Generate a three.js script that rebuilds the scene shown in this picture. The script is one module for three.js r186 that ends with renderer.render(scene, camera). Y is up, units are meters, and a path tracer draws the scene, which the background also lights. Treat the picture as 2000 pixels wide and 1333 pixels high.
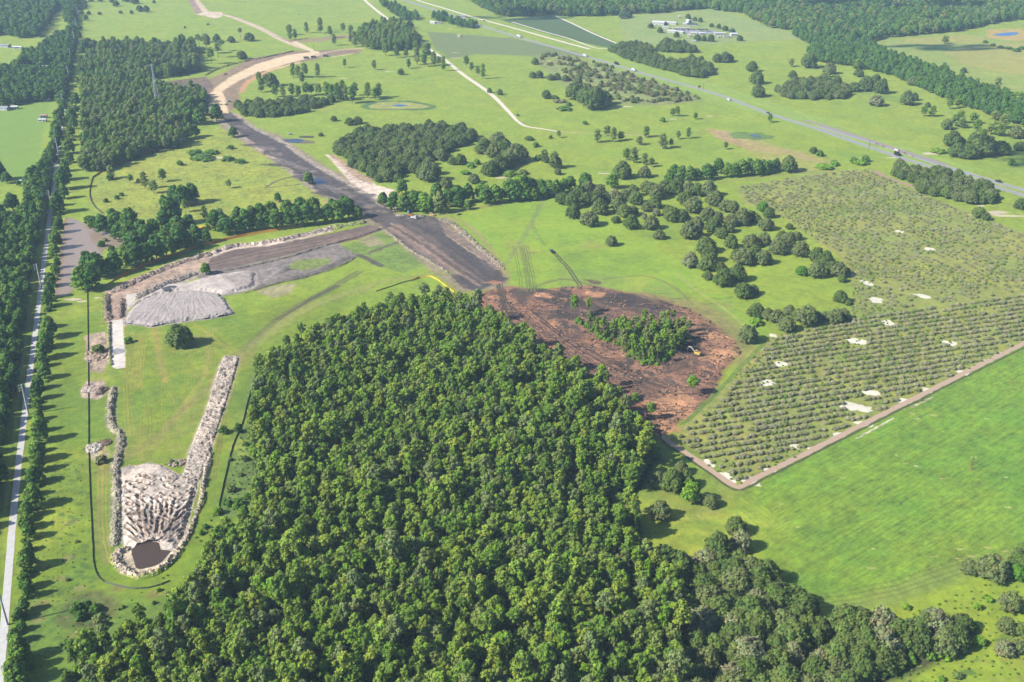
import * as THREE from 'three';
import { mergeGeometries } from 'three/addons/utils/BufferGeometryUtils.js';
import { Sky } from 'three/addons/objects/Sky.js';

// ---------------------------------------------------------------- camera, sky, sun, exposure, haze
const scene = new THREE.Scene();
const PITCH = 25.8 * Math.PI / 180, FOCAL = 2000, ALT = 300;        // an aeroplane 300 m up, looking 25.8 degrees down
const camera = new THREE.PerspectiveCamera(2 * Math.atan(666.5 / FOCAL) * 180 / Math.PI, 1024 / 682, 1, 20000);
camera.position.set(0, ALT, 0);
camera.lookAt(0, ALT - Math.sin(PITCH), -Math.cos(PITCH));
const renderer = new THREE.WebGLRenderer();
renderer.toneMapping = THREE.LinearToneMapping;
renderer.toneMappingExposure = 2.4;
renderer.shadowMap.enabled = true;
const SUN = new THREE.Vector3(-0.93, 0, 0.37).normalize().multiplyScalar(Math.cos(0.66)).setY(Math.sin(0.66));
const sky = new Sky();
sky.name = 'sky'; sky.scale.setScalar(15000);
sky.userData = { kind: 'structure', label: 'clear hazy summer morning sky above the fields', category: 'sky' };
sky.material.uniforms.sunPosition.value.copy(SUN);
sky.material.uniforms.turbidity.value = 6; sky.material.uniforms.rayleigh.value = 1.1;
sky.material.uniforms.mieCoefficient.value = 0.004;
scene.add(sky);
scene.environmentIntensity = 0.125;
const sun = new THREE.DirectionalLight(new THREE.Color(1, 0.9, 0.73), 4.6);
sun.name = 'sun'; sun.position.copy(SUN).multiplyScalar(3000).add(new THREE.Vector3(0, 0, -900));
sun.target.position.set(0, 0, -900); scene.add(sun, sun.target);
sun.castShadow = true; sun.shadow.mapSize.set(4096, 4096);
Object.assign(sun.shadow.camera, { left: -1500, right: 1500, top: 1500, bottom: -1500, near: 100, far: 6000 });
scene.fog = new THREE.FogExp2(new THREE.Color(0.58, 0.8, 1), 0.00008);
const KA = 2.35;                                                    // how much brighter a sunlit surface shows than its own colour

// ---------------------------------------------------------------- helpers
function rng(seed) { let a = seed >>> 0; return () => { a = (a + 0x6d2b79f5) | 0; let t = Math.imul(a ^ (a >>> 15), 1 | a); t = (t + Math.imul(t ^ (t >>> 7), 61 | t)) ^ t; return ((t ^ (t >>> 14)) >>> 0) / 4294967296; }; }
const V = (x, y, z) => new THREE.Vector3(x, y, z);
const cp = Math.cos(PITCH), sp = Math.sin(PITCH);
// where the sight line through a point of the photograph (2000 x 1333) meets the ground: [x, z, distance]
function at(px, py) { const dx = (px - 1000) / FOCAL, dy = (666.5 - py) / FOCAL, t = ALT / (sp - dy * cp); return [dx * t, -(dy * sp + cp) * t, t]; }
const ppm = (px, py) => FOCAL / at(px, py)[2];
function seen(x, y, z) { const Y = y - ALT, d = -Y * sp - z * cp, u = Y * cp - z * sp; return [1000 + FOCAL * x / d, 666.5 - FOCAL * u / d, d]; }
const W = (pts) => pts.map(([x, y]) => { const p = at(x, y); return [p[0], p[1]]; });
const zoomed = (x0, y0, s) => (pts) => pts.map(([x, y, ...r]) => [x0 + x / s, y0 + y / s, ...r.map((v, i) => i === 0 ? v / s : v)]);
const lin = (c) => { c /= 255; return c <= 0.04045 ? c / 12.92 : ((c + 0.055) / 1.055) ** 2.4; };
const enc = (c) => 255 * (c <= 0.0031308 ? c * 12.92 : 1.055 * c ** (1 / 2.4) - 0.055);
const own = (r, g, b, k = KA) => new THREE.Color(lin(r) / k, lin(g) / k, lin(b) / k);   // a surface's own colour from how it shows in the sun
const names = {};
function numbered(n) { const k = names[n] = (names[n] ?? -1) + 1; return k ? `${n}_${String(k).padStart(3, '0')}` : n; }
function top(o, name, label, category, group, kind) {
  o.name = numbered(name); o.userData = { label, category };
  if (group) o.userData.group = group;
  if (kind) o.userData.kind = kind;
  scene.add(o); return o;
}
function part(parent, name, geo, m, label) { const o = new THREE.Mesh(geo, m); o.name = name; if (label) o.userData.label = label; parent.add(o); return o; }
function grp(x, z, turn = 0, y = 0) { const g = new THREE.Group(); g.position.set(x, y, z); g.rotation.y = turn; return g; }
const std = (c, o = {}) => new THREE.MeshStandardMaterial({ color: c, roughness: 0.9, ...o });
function inside(poly, x, z) { let r = false; for (let i = 0, j = poly.length - 1; i < poly.length; j = i++) { const [a, b] = poly[i], [c, d] = poly[j]; if ((b > z) !== (d > z) && x < (c - a) * (z - b) / (d - b) + a) r = !r; } return r; }
function edgeDist(poly, x, z) { let m = 1e9; for (let i = 0, j = poly.length - 1; i < poly.length; j = i++) { const [a, b] = poly[j], [c, d] = poly[i], u = c - a, v = d - b, t = Math.max(0, Math.min(1, ((x - a) * u + (z - b) * v) / (u * u + v * v || 1))); m = Math.min(m, Math.hypot(x - a - u * t, z - b - v * t)); } return m; }
// smooth repeating noise, 256 cells of 4 samples
const NS = 1024, NZ = new Float32Array(NS * NS);
{
  const r = rng(7), a = new Float32Array(65536), b = new Float32Array(65536); for (let i = 0; i < 65536; i++) { a[i] = r(); b[i] = r(); }
  const sm = (t) => t * t * (3 - 2 * t);
  for (let y = 0; y < NS; y++) for (let x = 0; x < NS; x++) {
    const f = (g, s) => { const X = x * s / 4, Y = y * s / 4, i = Math.floor(X), j = Math.floor(Y), u = sm(X - i), v = sm(Y - j), q = (p, o) => g[((j + o) & 255) << 8 | ((i + p) & 255)]; return (q(0, 0) * (1 - u) + q(1, 0) * u) * (1 - v) + (q(0, 1) * (1 - u) + q(1, 1) * u) * v; };
    NZ[y * NS + x] = (f(a, 1) * 0.68 + f(b, 2) * 0.32) * 2 - 1;
  }
}
function noise(x, y) {                                               // -1..1, cells one unit wide
  x *= 4; y *= 4; const i = Math.floor(x), j = Math.floor(y), u = x - i, v = y - j, a = i & 1023, b = (i + 1) & 1023, c = (j & 1023) << 10, d = ((j + 1) & 1023) << 10;
  return (NZ[c | a] * (1 - u) + NZ[c | b] * u) * (1 - v) + (NZ[d | a] * (1 - u) + NZ[d | b] * u) * v;
}
function smooth(pts, step) {                                         // a line through points of the ground, one point every step metres
  const c = new THREE.CatmullRomCurve3(pts.map(([x, z]) => V(x, 0, z)), false, 'centripetal'), n = Math.max(2, Math.ceil(c.getLength() / step));
  return c.getSpacedPoints(n).map((p) => [p.x, p.z]);
}
function sides(line) { return line.map((p, i) => { const a = line[Math.max(0, i - 1)], b = line[Math.min(line.length - 1, i + 1)], l = Math.hypot(b[0] - a[0], b[1] - a[1]) || 1; return [-(b[1] - a[1]) / l, (b[0] - a[0]) / l]; }); }
function geom(pos, idx, uv, nor, col) {
  const g = new THREE.BufferGeometry(); g.setAttribute('position', new THREE.Float32BufferAttribute(pos, 3));
  if (uv) g.setAttribute('uv', new THREE.Float32BufferAttribute(uv, 2));
  if (col) g.setAttribute('color', new THREE.Float32BufferAttribute(col, 3));
  if (idx) g.setIndex(idx);
  if (nor) g.setAttribute('normal', new THREE.Float32BufferAttribute(nor, 3)); else g.computeVertexNormals();
  return g;
}
// a flat strip along a line; ws = one width or one for each point given
function strip(line, w, y, wob = 0) {
  const s = sides(line), pos = [], uv = [], idx = []; let l = 0;
  line.forEach(([x, z], i) => {
    if (i) l += Math.hypot(x - line[i - 1][0], z - line[i - 1][1]);
    const h = (typeof w === 'function' ? w(i / (line.length - 1)) : w) / 2, a = h + wob * noise(l / 3, 1.5), b = h + wob * noise(l / 3, 7.5);
    pos.push(x + s[i][0] * a, y, z + s[i][1] * a, x - s[i][0] * b, y, z - s[i][1] * b); uv.push(0, l, a + b, l);
    if (i) { const k = i * 2; idx.push(k - 2, k - 1, k, k - 1, k + 1, k); }
  });
  const g = geom(pos, idx, uv); const n = g.attributes.normal; if (n.getY(0) < 0) { for (let i = 0; i < idx.length; i += 3) { const t = idx[i]; idx[i] = idx[i + 1]; idx[i + 1] = t; } g.setIndex(idx); g.computeVertexNormals(); }
  return g;
}
// ---------------------------------------------------------------- the ground: its colours, laid out in metres
// strokes: shape, own colour as it shows in the sun, [mottling, hue change, streaks] 0..255
const ops = [];
const poly = (pts, c, k, soft = 0, a = 1) => ops.push({ pts: W(pts), c, k, soft, a });
const line = (pts, w, c, k, a = 1, soft = 0) => ops.push({ line: smooth(W(pts), 4), w, c, k, a, soft });
const blot = (px, py, rx, rz, c, k, a = 1, soft = 0, turn = 0) => { const [x, z] = at(px, py), p = []; for (let i = 0; i < 44; i++) { const t = i * Math.PI / 22, u = Math.cos(t) * rx, v = Math.sin(t) * rz, r = 1 + 0.4 * noise(px + Math.cos(t) * 1.4, py + Math.sin(t) * 1.4) + 0.28 * noise(px * 3 + Math.cos(t) * 4, py + Math.sin(t) * 4); p.push([x + (u * Math.cos(turn) - v * Math.sin(turn)) * r, z + (u * Math.sin(turn) + v * Math.cos(turn)) * r]); } ops.push({ pts: p, c, k, soft, a }); };
const GR = [76, 125, 0], DIRT = [130, 60, 0];
const Z = { a: zoomed(0, 0, 3.992), b: zoomed(500, 0, 3.992), c: zoomed(1000, 0, 3.992), d: zoomed(1500, 0, 3.992), e: zoomed(0, 334, 3.992), f: zoomed(500, 334, 3.992), g: zoomed(1000, 334, 3.992), h: zoomed(1500, 334, 3.992), i: zoomed(0, 668, 4), k: zoomed(1000, 668, 4), l: zoomed(1500, 668, 4), m: zoomed(0, 1000, 4), o: zoomed(1000, 1000, 4), p: zoomed(1500, 1000, 4), G1: zoomed(1050, 300, 5.697), G2: zoomed(1350, 300, 5.697), G3: zoomed(1350, 460, 5.697), G4: zoomed(630, 220, 4.651), H: zoomed(200, 540, 6.664), B: zoomed(200, 880, 4.9375) };
const P = {                                                          // outlines used for the ground and for what stands on it
  forest: [[505, 745], [545, 705], [600, 675], [680, 640], [760, 616], [850, 606], [910, 612], [960, 638], [1010, 672], [1075, 712], [1130, 750], [1180, 788], [1215, 818], [1262, 862], [1285, 885], [1262, 925], [1228, 980], [1246, 1030], [1236, 1090], [1270, 1120], [1330, 1150], [1335, 1520], [60, 1520], [130, 1350], [170, 1290], [265, 1250], [352, 1218], [375, 1170], [414, 1110], [445, 1052], [500, 1020], [507, 960], [496, 900], [490, 810]],
  oakwood: [[1240, 1105], [1300, 1098], [1420, 1085], [1480, 1125], [1530, 1165], [1590, 1212], [1670, 1222], [1760, 1222], [1850, 1205], [1895, 1228], [1880, 1265], [1800, 1305], [1720, 1335], [1660, 1420], [1600, 1500], [1330, 1520], [1325, 1150]],
  clearing: [[925, 578], [960, 566], [1000, 560], [1050, 568], [1090, 563], [1160, 558], [1220, 572], [1262, 574], [1300, 588], [1360, 608], [1405, 640], [1440, 668], [1448, 690], [1412, 722], [1396, 762], [1372, 790], [1330, 820], [1304, 842], [1290, 858], [1255, 842], [1215, 812], [1150, 762], [1100, 722], [1040, 680], [985, 640], [945, 606]],
  orchard: [[1306, 858], [1442, 950], [2000, 670], [2110, 610], [2110, 500], [1925, 425], [1790, 375], [1700, 330], [1620, 335], [1440, 365], [1450, 395], [1500, 412], [1535, 428], [1590, 470], [1640, 500], [1668, 545], [1662, 622], [1560, 645], [1505, 660], [1445, 725], [1380, 795]],
  hay: [[1444, 958], [2005, 672], [2150, 600], [2150, 1060], [1900, 1090], [1700, 1162], [1575, 1190], [1522, 1130], [1440, 1005]],
  pond: [[128, 425], [150, 430], [175, 443], [200, 452], [228, 460], [262, 476], [240, 484], [205, 488], [196, 505], [172, 524], [150, 556], [130, 576], [112, 580], [108, 560], [116, 500], [119, 450]],
  bed: Z.B([[175, 180], [260, 145], [330, 150], [440, 120], [560, 135], [650, 190], [720, 235], [830, 215], [920, 260], [900, 400], [860, 540], [800, 760], [760, 860], [690, 960], [560, 960], [300, 940], [205, 920], [185, 640], [175, 400]]),
  mudpond: Z.B([[280, 965], [330, 920], [400, 900], [480, 885], [540, 895], [560, 960], [655, 975], [600, 1040], [540, 1100], [430, 1135], [340, 1145], [310, 1090], [285, 1030]]),
  rubble: [[434, 700], [448, 696], [467, 697], [455, 745], [432, 815], [410, 885], [392, 935], [378, 955], [350, 948], [368, 885], [402, 800], [420, 740]],
  heap: Z.H([[270, 630], [330, 480], [420, 390], [560, 310], [720, 250], [880, 240], [1000, 215], [1170, 205], [1300, 215], [1530, 235], [1620, 350], [1715, 490], [1600, 520], [1380, 560], [1150, 580], [950, 610], [800, 630], [640, 665], [400, 630]]),
  heap2: Z.H([[320, 430], [420, 330], [640, 230], [850, 110], [1100, 90], [1250, 40], [1500, -20], [1866, -60], [2000, -40], [2000, 120], [1866, 180], [1560, 235], [1300, 200], [1000, 200], [720, 240], [520, 320]]),
  whitepad: Z.H([[115, 580], [260, 560], [265, 740], [290, 950], [285, 1190], [180, 1205], [115, 1170]]),
  pad: [[735, 430], [800, 418], [850, 425], [880, 450], [930, 488], [977, 525], [992, 545], [960, 556], [930, 568], [905, 562], [880, 537], [850, 517], [800, 485], [755, 450]],
  roadtop: [[425, 212], [455, 222], [500, 255], [542, 275], [600, 315], [650, 343], [700, 373], [742, 398], [768, 420], [800, 420], [735, 436], [700, 410], [650, 388], [612, 368], [572, 338], [525, 302], [470, 262], [440, 237]],
  branch: [[745, 430], [700, 442], [640, 458], [560, 472], [480, 482], [430, 495], [390, 515], [385, 528], [410, 530], [470, 522], [560, 502], [640, 478], [700, 462], [745, 446]],
  curve: [[620, 100], [560, 108], [500, 125], [450, 150], [420, 172], [408, 186], [418, 195], [405, 205], [425, 218], [445, 222], [440, 200], [436, 185], [432, 178], [460, 160], [500, 142], [560, 124], [625, 108]],
};
const dirtK = [150, 40, 0];
poly([[-80, 600], [200, 590], [300, 640], [460, 610], [700, 560], [640, 620], [500, 700], [500, 1000], [340, 1180], [150, 1400], [-80, 1400]], [132, 158, 26], [105, 150, 0], 8);
poly([[505, 700], [498, 1005], [425, 1010], [455, 870], [490, 760]], [112, 140, 56], [160, 120, 0], 3);
poly([[180, 345], [250, 308], [380, 268], [440, 243], [480, 275], [560, 340], [645, 390], [600, 412], [430, 432], [300, 432], [200, 420], [172, 390]], [168, 180, 58], [130, 150, 0], 5);
poly([[60, 1180], [330, 1180], [280, 1230], [180, 1260], [120, 1340], [40, 1333]], [112, 146, 44], [120, 110, 0], 5);
poly([[880, 428], [1060, 383], [1200, 430], [1400, 560], [1500, 655], [1440, 720], [1330, 850], [1250, 590], [1000, 565], [975, 520]], [154, 186, 44], [70, 135, 0], 4);
poly([[1100, 590], [1250, 570], [1380, 600], [1470, 660], [1400, 700], [1300, 560], [1150, 530], [1090, 520]], [140, 168, 66], [70, 120, 0], 6, 0.7);
poly([[835, 62], [1000, 75], [1132, 103], [1142, 113], [930, 105], [880, 115], [850, 95]], [128, 146, 82], [40, 60, 0], 2);
poly([[975, 38], [1085, 31], [1213, 88], [1185, 93], [1090, 72]], [82, 112, 50], [40, 40, 60], 1);
poly([[1040, 108], [1100, 106], [1250, 148], [1375, 196], [1300, 205], [1230, 205], [1160, 190], [1090, 160]], [150, 162, 86], [190, 160, 0], 4);
poly([[1210, 30], [1300, 22], [1400, 18], [1540, 62], [1560, 76], [1480, 80], [1300, 92], [1220, 80]], [158, 178, 90], [70, 140, 0], 5);
poly([[1710, 76], [1870, 66], [2060, 72], [2060, 190], [1960, 180], [1850, 140], [1750, 108]], [160, 178, 72], [70, 150, 0], 6); poly([[1840, 100], [1960, 84], [2060, 90], [2060, 150], [1960, 140], [1890, 125]], [186, 176, 84], [70, 120, 0], 8, 0.7); poly([[1760, 78], [1880, 68], [1930, 76], [1900, 84], [1800, 86]], [184, 178, 84], [70, 120, 0], 5, 0.7);
poly([[1930, 58], [1990, 56], [2020, 70], [1990, 80], [1930, 74]], [200, 176, 92], [60, 60, 0], 3);
poly([[1383, 252], [1420, 257], [1500, 288], [1560, 298], [1605, 318], [1530, 303], [1460, 292], [1400, 268]], [192, 166, 112], [130, 60, 0], 3);
poly([[1440, 262], [1500, 280], [1640, 320], [1560, 340], [1470, 300]], [186, 176, 98], [80, 60, 0], 5, 0.6);
poly([[0, 200], [95, 200], [80, 270], [65, 335], [30, 350], [0, 358], [-60, 350], [-60, 200]], [136, 172, 54], [40, 80, 0], 4);
poly([[1150, 120], [1700, 290], [1900, 355], [1900, 330], [1690, 262], [1400, 165], [1200, 100]], [160, 190, 76], [30, 60, 120], 3, 0.7);
poly(P.hay, [128, 168, 42], [100, 255, 215], 2);
poly([[1575, 1192], [1700, 1165], [1900, 1093], [2100, 1060], [2100, 1110], [1900, 1120], [1740, 1180]], [138, 164, 62], [80, 120, 60], 3);
poly(P.orchard, [160, 168, 76], [112, 200, 0], 1.5);
{ const r = rng(91), far = [[480, 100, 1400, 400], [880, 400, 1480, 640], [1400, 120, 2000, 330], [160, 20, 900, 240], [200, 560, 500, 900], [60, 600, 215, 1330], [1260, 880, 1440, 1090]]; for (let i = 0; i < 330; i++) { const f = far[Math.floor(r() * 7)], x = f[0] + r() * (f[2] - f[0]), y = f[1] + r() * (f[3] - f[1]), s = 2 + r() * r() * 22, q = r(); blot(x, y, s * (0.7 + r()), s * (0.4 + 0.5 * r()), q < 0.4 ? [126, 160, 44] : q < 0.8 ? [180, 190, 60] : q < 0.9 ? [112, 142, 46] : [172, 164, 92], [100, 130, 0], 0.3, s * 0.35, r() * 3); } for (let i = 0; i < 26; i++) { const f = far[Math.floor(r() * 4)], x = f[0] + r() * (f[2] - f[0]), y = f[1] + r() * (f[3] - f[1]), a = (r() - 0.5) * 120, b = (r() - 0.3) * 40; line([[x, y], [x + a * 0.5 + r() * 10, y + b * 0.5], [x + a, y + b]], 0.9, [158, 158, 78], GR, 0.5); } }
poly(P.forest, [66, 78, 34], [160, 60, 0], 2);
poly(P.oakwood, [74, 82, 40], [160, 60, 0], 2);
poly([[1240, 1240], [1300, 1230], [1310, 1290], [1280, 1340], [1180, 1340]], [130, 90, 66], [150, 40, 0], 2);
// bare sand pockets among the citrus rows and by their sandy lane
for (const [x, y, a, b] of [[1693, 553, 6, 3], [1712, 587, 5, 5], [1802, 578, 6, 3], [1735, 631, 6, 4], [1757, 452, 4, 3], [1815, 487, 4, 3.5], [1523, 712, 3.5, 5], [1497, 748, 4, 4], [1675, 667, 6, 4], [1855, 670, 5, 4], [1702, 768, 4.5, 3.4], [1675, 796, 9, 4.5], [1688, 828, 4.5, 3.5], [1552, 872, 3, 2.5], [1590, 877, 3, 2], [1640, 850, 3, 2.5], [1765, 783, 4, 3], [1812, 762, 3.5, 3], [1880, 728, 4, 2.5], [1925, 706, 3, 2], [1950, 690, 3, 2.5], [1510, 655, 3, 2], [1665, 538, 5, 2.5], [1420, 935, 5, 3], [1385, 905, 4, 2], [1460, 938, 6, 3], [1500, 918, 4, 2]]) blot(x, y, a, b, [255, 248, 226], [60, 20, 0], 1, 0.4, (x % 7) * 0.2);
for (const [x, y, a, b] of [[1950, 415, 9, 4], [1930, 420, 14, 2], [1970, 422, 16, 2], [1916, 402, 4, 2], [1220, 208, 9, 3], [1205, 212, 5, 2], [1386, 227, 5, 2], [1315, 233, 4, 1.5], [978, 347, 5, 2.5], [1178, 339, 7, 2], [1745, 308, 8, 2], [1818, 300, 9, 4], [668, 153, 8, 2], [758, 140, 6, 2], [888, 113, 7, 2], [890, 103, 6, 2], [796, 117, 6, 2], [428, 308, 6, 3], [159, 589, 4, 1.6], [190, 582, 2, 1.2], [140, 585, 6, 2]]) blot(x, y, a, b, [226, 210, 180], [60, 20, 0], 1, 0.5);
// clods and bare flecks in the hay field
{ const r = rng(31); for (let i = 0; i < 36; i++) { const x = 1460 + r() * 540, y = 720 + r() * 440; if (y > 960 - (x - 1440) * 0.5 && y < 1180 - Math.max(0, x - 1575) * 0.22) blot(x, y, 0.7 + r() * 1.5, 0.5 + r() * 0.7, r() < 0.3 ? [226, 224, 205] : [196, 196, 120], [60, 20, 0], 0.8); } }
line([[1672, 856], [1700, 842], [1745, 818]], 1.6, [226, 216, 190], [160, 0, 0], 0.9); line([[1780, 796], [1800, 786], [1822, 776]], 1.6, [226, 216, 190], [160, 0, 0], 0.8);
// soil moved for the new road
poly([[400, 180], [470, 245], [540, 262], [640, 330], [720, 360], [775, 380], [770, 430], [860, 430], [985, 530], [990, 560], [900, 570], [750, 460], [560, 330], [460, 268], [400, 222]], [168, 146, 128], dirtK, 3, 0.8);
poly(Z.G4([[20, 380], [100, 390], [270, 520], [400, 590], [480, 660], [640, 700], [640, 770], [540, 790], [430, 780], [330, 690], [240, 620], [120, 480]]), [244, 220, 200], [170, 40, 0], 1);
poly(Z.G4([[60, 380], [150, 420], [260, 480], [300, 540], [450, 590], [440, 650], [300, 590], [170, 470]]), [190, 156, 128], [170, 40, 0], 2, 0.8);
poly(P.roadtop, [92, 82, 80], [190, 30, 90], 1.4); line([[428, 236], [465, 262], [525, 304], [572, 340], [612, 370], [650, 390], [702, 413]], 5, [186, 166, 146], [212, 50, 0], 0.85, 1); line([[458, 222], [503, 254], [548, 276], [606, 316], [656, 345], [706, 376], [750, 402]], 6, [190, 172, 154], [212, 50, 0], 0.85, 1.2); for (const [x, y, a, b, t] of [[488, 262, 7, 12, 0.4], [530, 296, 9, 12, 0.4], [566, 316, 10, 10, 0.6], [600, 346, 8, 12, 0.5], [650, 370, 9, 10, 0.6], [700, 396, 9, 12, 0.5], [520, 283, 22, 7, 0], [545, 322, 18, 6, 0], [640, 378, 14, 5, 0.3], [742, 414, 14, 8, 0.5]]) blot(x, y, a, b, [76, 68, 68], [212, 30, 0], 0.75, 1.5, t); for (const [x, y, a, b] of [[560, 318, 22, 5], [520, 290, 16, 5], [600, 345, 14, 6], [640, 368, 18, 5], [690, 380, 14, 5], [585, 328, 10, 4], [470, 248, 10, 3], [540, 300, 10, 4]]) blot(x, y, a, b, [142, 128, 122], [170, 30, 90], 0.7, 1.5, 0.7);
{ const r = rng(71), A = W(P.roadtop); for (let i = 0; i < 260; i++) { const x = 420 + r() * 350, y = 212 + r() * 225, p = at(x, y); if (!inside(A, p[0], p[1])) continue; const q = r(), z = 1 + r() * r() * 5; blot(x, y, z * (0.6 + r()), z * (0.8 + r()), q < 0.4 ? [72, 64, 66] : q < 0.7 ? [124, 110, 104] : [156, 140, 128], [200, 30, 0], 0.6, 0.8, r() * 3); } }
poly(P.pad, [104, 92, 88], [170, 40, 110], 1);
poly([[775, 440], [800, 447], [850, 475], [905, 520], [880, 530], [840, 505], [790, 470], [757, 448]], [150, 126, 112], [120, 40, 120], 2, 0.85);
poly([[830, 445], [880, 470], [960, 530], [985, 548], [930, 566], [905, 545], [880, 495]], [84, 76, 78], [110, 30, 90], 3, 0.7);
line([[762, 437], [790, 452], [830, 478]], 2.5, [192, 158, 130], dirtK, 0.9); line([[865, 455], [905, 483], [952, 512]], 1.6, [214, 184, 152], dirtK, 0.9);
poly([[855, 425], [885, 432], [930, 475], [985, 525], [975, 530], [920, 490], [870, 455]], [164, 140, 122], [200, 50, 0], 1.5, 0.8);
poly([[372, 540], [400, 500], [480, 478], [600, 466], [720, 440], [748, 448], [700, 466], [640, 480], [500, 512], [410, 532]], [128, 106, 96], [140, 40, 0], 1.2); for (const [o, c] of [[-5, [104, 86, 78]], [-2, [150, 126, 112]], [1.5, [108, 90, 82]], [4, [156, 134, 118]]]) line([[400, 518 + o], [440, 510 + o], [500, 496 + o], [560, 485 + o], [640, 469 + o * 0.8], [700, 454 + o * 0.6], [740, 440]], 1.6, c, [160, 40, 0], 0.6, 0.8);
poly([[380, 530], [470, 520], [560, 500], [650, 474], [700, 492], [690, 506], [620, 536], [560, 546], [470, 572], [440, 578], [400, 560]], [152, 140, 132], [160, 40, 0], 1.5);
poly([[480, 540], [560, 522], [640, 505], [640, 512], [560, 530], [500, 552], [470, 560]], [98, 88, 86], dirtK, 1.5, 0.8);
poly(Z.f([[250, 740], [340, 700], [470, 690], [560, 685], [560, 720], [460, 760], [360, 775], [280, 765]]), [140, 156, 70], [120, 90, 0], 1.5);
poly(Z.f([[700, 590], [850, 530], [970, 470], [1080, 560], [1300, 740], [1150, 790], [900, 720], [780, 650]]), [132, 160, 62], [140, 110, 0], 2);
poly(Z.f([[800, 540], [900, 500], [990, 570], [880, 590]]), [176, 160, 130], dirtK, 2, 0.8);
line(Z.f([[800, 655], [880, 690], [970, 740]]), 4, [96, 88, 76], dirtK, 0.9, 1); line(Z.f([[880, 640], [960, 610], [1090, 560]]), 3, [110, 102, 84], dirtK, 0.7, 1);
poly(Z.f([[0, 930], [200, 870], [400, 830], [700, 720], [800, 650], [640, 700], [470, 780], [110, 880], [0, 900]]), [118, 110, 98], dirtK, 1.5, 0.75);
poly(Z.f([[20, 940], [150, 900], [300, 880], [260, 950], [140, 985], [60, 960]]), [186, 172, 142], dirtK, 2, 0.8);
line([[222, 572], [250, 558], [300, 536], [350, 516], [400, 502], [450, 485], [520, 476], [600, 460], [640, 449]], 9, [236, 212, 192], [206, 40, 0], 0.95, 1.5); line([[250, 566], [300, 546], [350, 526]], 6, [214, 184, 158], [206, 40, 0], 0.8, 1.5);
poly([[205, 570], [250, 548], [330, 520], [410, 498], [400, 530], [330, 560], [250, 590], [243, 640], [205, 630]], [200, 172, 150], [190, 50, 0], 1);
poly([[300, 560], [345, 540], [390, 528], [380, 545], [330, 562], [270, 590], [262, 575]], [190, 176, 160], dirtK, 1);
poly(P.whitepad, [252, 240, 228], [70, 20, 0], 0.3);
poly(Z.H([[130, 960], [190, 930], [285, 945], [285, 990], [200, 1010], [140, 1020]]), [150, 152, 160], dirtK, 0.3);
poly(Z.H([[300, 230], [480, 220], [400, 320], [330, 420], [310, 320]]), [232, 222, 210], [60, 20, 0], 0.5);
poly(P.heap, [200, 188, 182], [70, 20, 0], 0.4); poly(P.heap2, [224, 210, 200], [70, 20, 0], 0.6);
poly([[165, 655], [205, 648], [212, 700], [200, 728], [172, 726]], [196, 172, 146], [220, 60, 0], 0.8); poly([[157, 762], [170, 745], [200, 742], [206, 770], [190, 780], [160, 776]], [200, 176, 158], [220, 60, 0], 0.8); poly([[166, 890], [176, 868], [205, 862], [214, 890], [190, 905]], [204, 190, 156], [220, 60, 0], 0.8);
poly(P.bed, [220, 204, 190], [200, 40, 0], 0.5); poly(P.rubble, [208, 190, 172], [200, 40, 0], 0.4);
poly(Z.B([[420, 330], [600, 330], [560, 470], [420, 480]]), [214, 178, 154], [150, 40, 0], 1.5, 0.5);
poly(Z.B([[90, 1000], [130, 940], [290, 930], [330, 1140], [420, 1130], [620, 1020], [780, 820], [900, 600], [960, 300], [1010, 60], [1060, 60], [990, 360], [920, 600], [830, 860], [700, 1050], [560, 1160], [330, 1240], [180, 1190], [90, 1090]]), [230, 208, 178], [200, 60, 0], 0.6);
poly(Z.B([[145, 670], [185, 670], [200, 910], [150, 930]]), [110, 146, 46], [60, 90, 0], 0.4);
line([[221, 760], [216, 800], [220, 835], [236, 850], [231, 890], [226, 920], [228, 980], [225, 1060]], 6, [176, 168, 138], [220, 60, 0], 0.9, 0.6);
// the cleared wood: churned soil, scorched patches, tan sand, the marks of tracked machines
poly(P.clearing, [156, 112, 86], [215, 60, 0], 2.2);
for (const [x, y, a, b, t] of [[1090, 585, 16, 9, 0.1], [1200, 598, 24, 12, 0.1], [1000, 590, 9, 12, 0], [1060, 625, 14, 14, 0.5], [1180, 735, 20, 14, 0.5], [1240, 745, 14, 14, 0.4], [1330, 705, 14, 12, 0.2], [1255, 585, 14, 6, 0], [1280, 610, 14, 9, 0.3], [1130, 700, 12, 12, 0.5], [1370, 655, 11, 11, 0.3], [1100, 650, 13, 11, 0.6]]) blot(x, y, a, b, [86, 70, 62], dirtK, 0.45, 3, t);
{ const r = rng(15), C = W(P.clearing); for (let i = 0; i < 330; i++) { const x = 925 + r() * 525, y = 562 + r() * 296, p = at(x, y), q = r(), sz = 1 + r() * r() * 5, t = 0.5 + r() * 1.4; if (!inside(C, p[0], p[1])) continue; const tanZone = noise(p[0] / 24 + 3, p[1] / 24) > 0.05; blot(x, y, sz * (1.2 + r()), sz * (0.5 + 0.5 * r()), tanZone ? (q < 0.5 ? [206, 152, 110] : q < 0.75 ? [172, 126, 98] : [96, 78, 70]) : (q < 0.2 ? [190, 140, 104] : q < 0.75 ? [74, 63, 60] : [112, 88, 76]), dirtK, 0.7, 0.5, t); } }  // noise splits the soil into mostly tan zones and mostly dark ones
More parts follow.
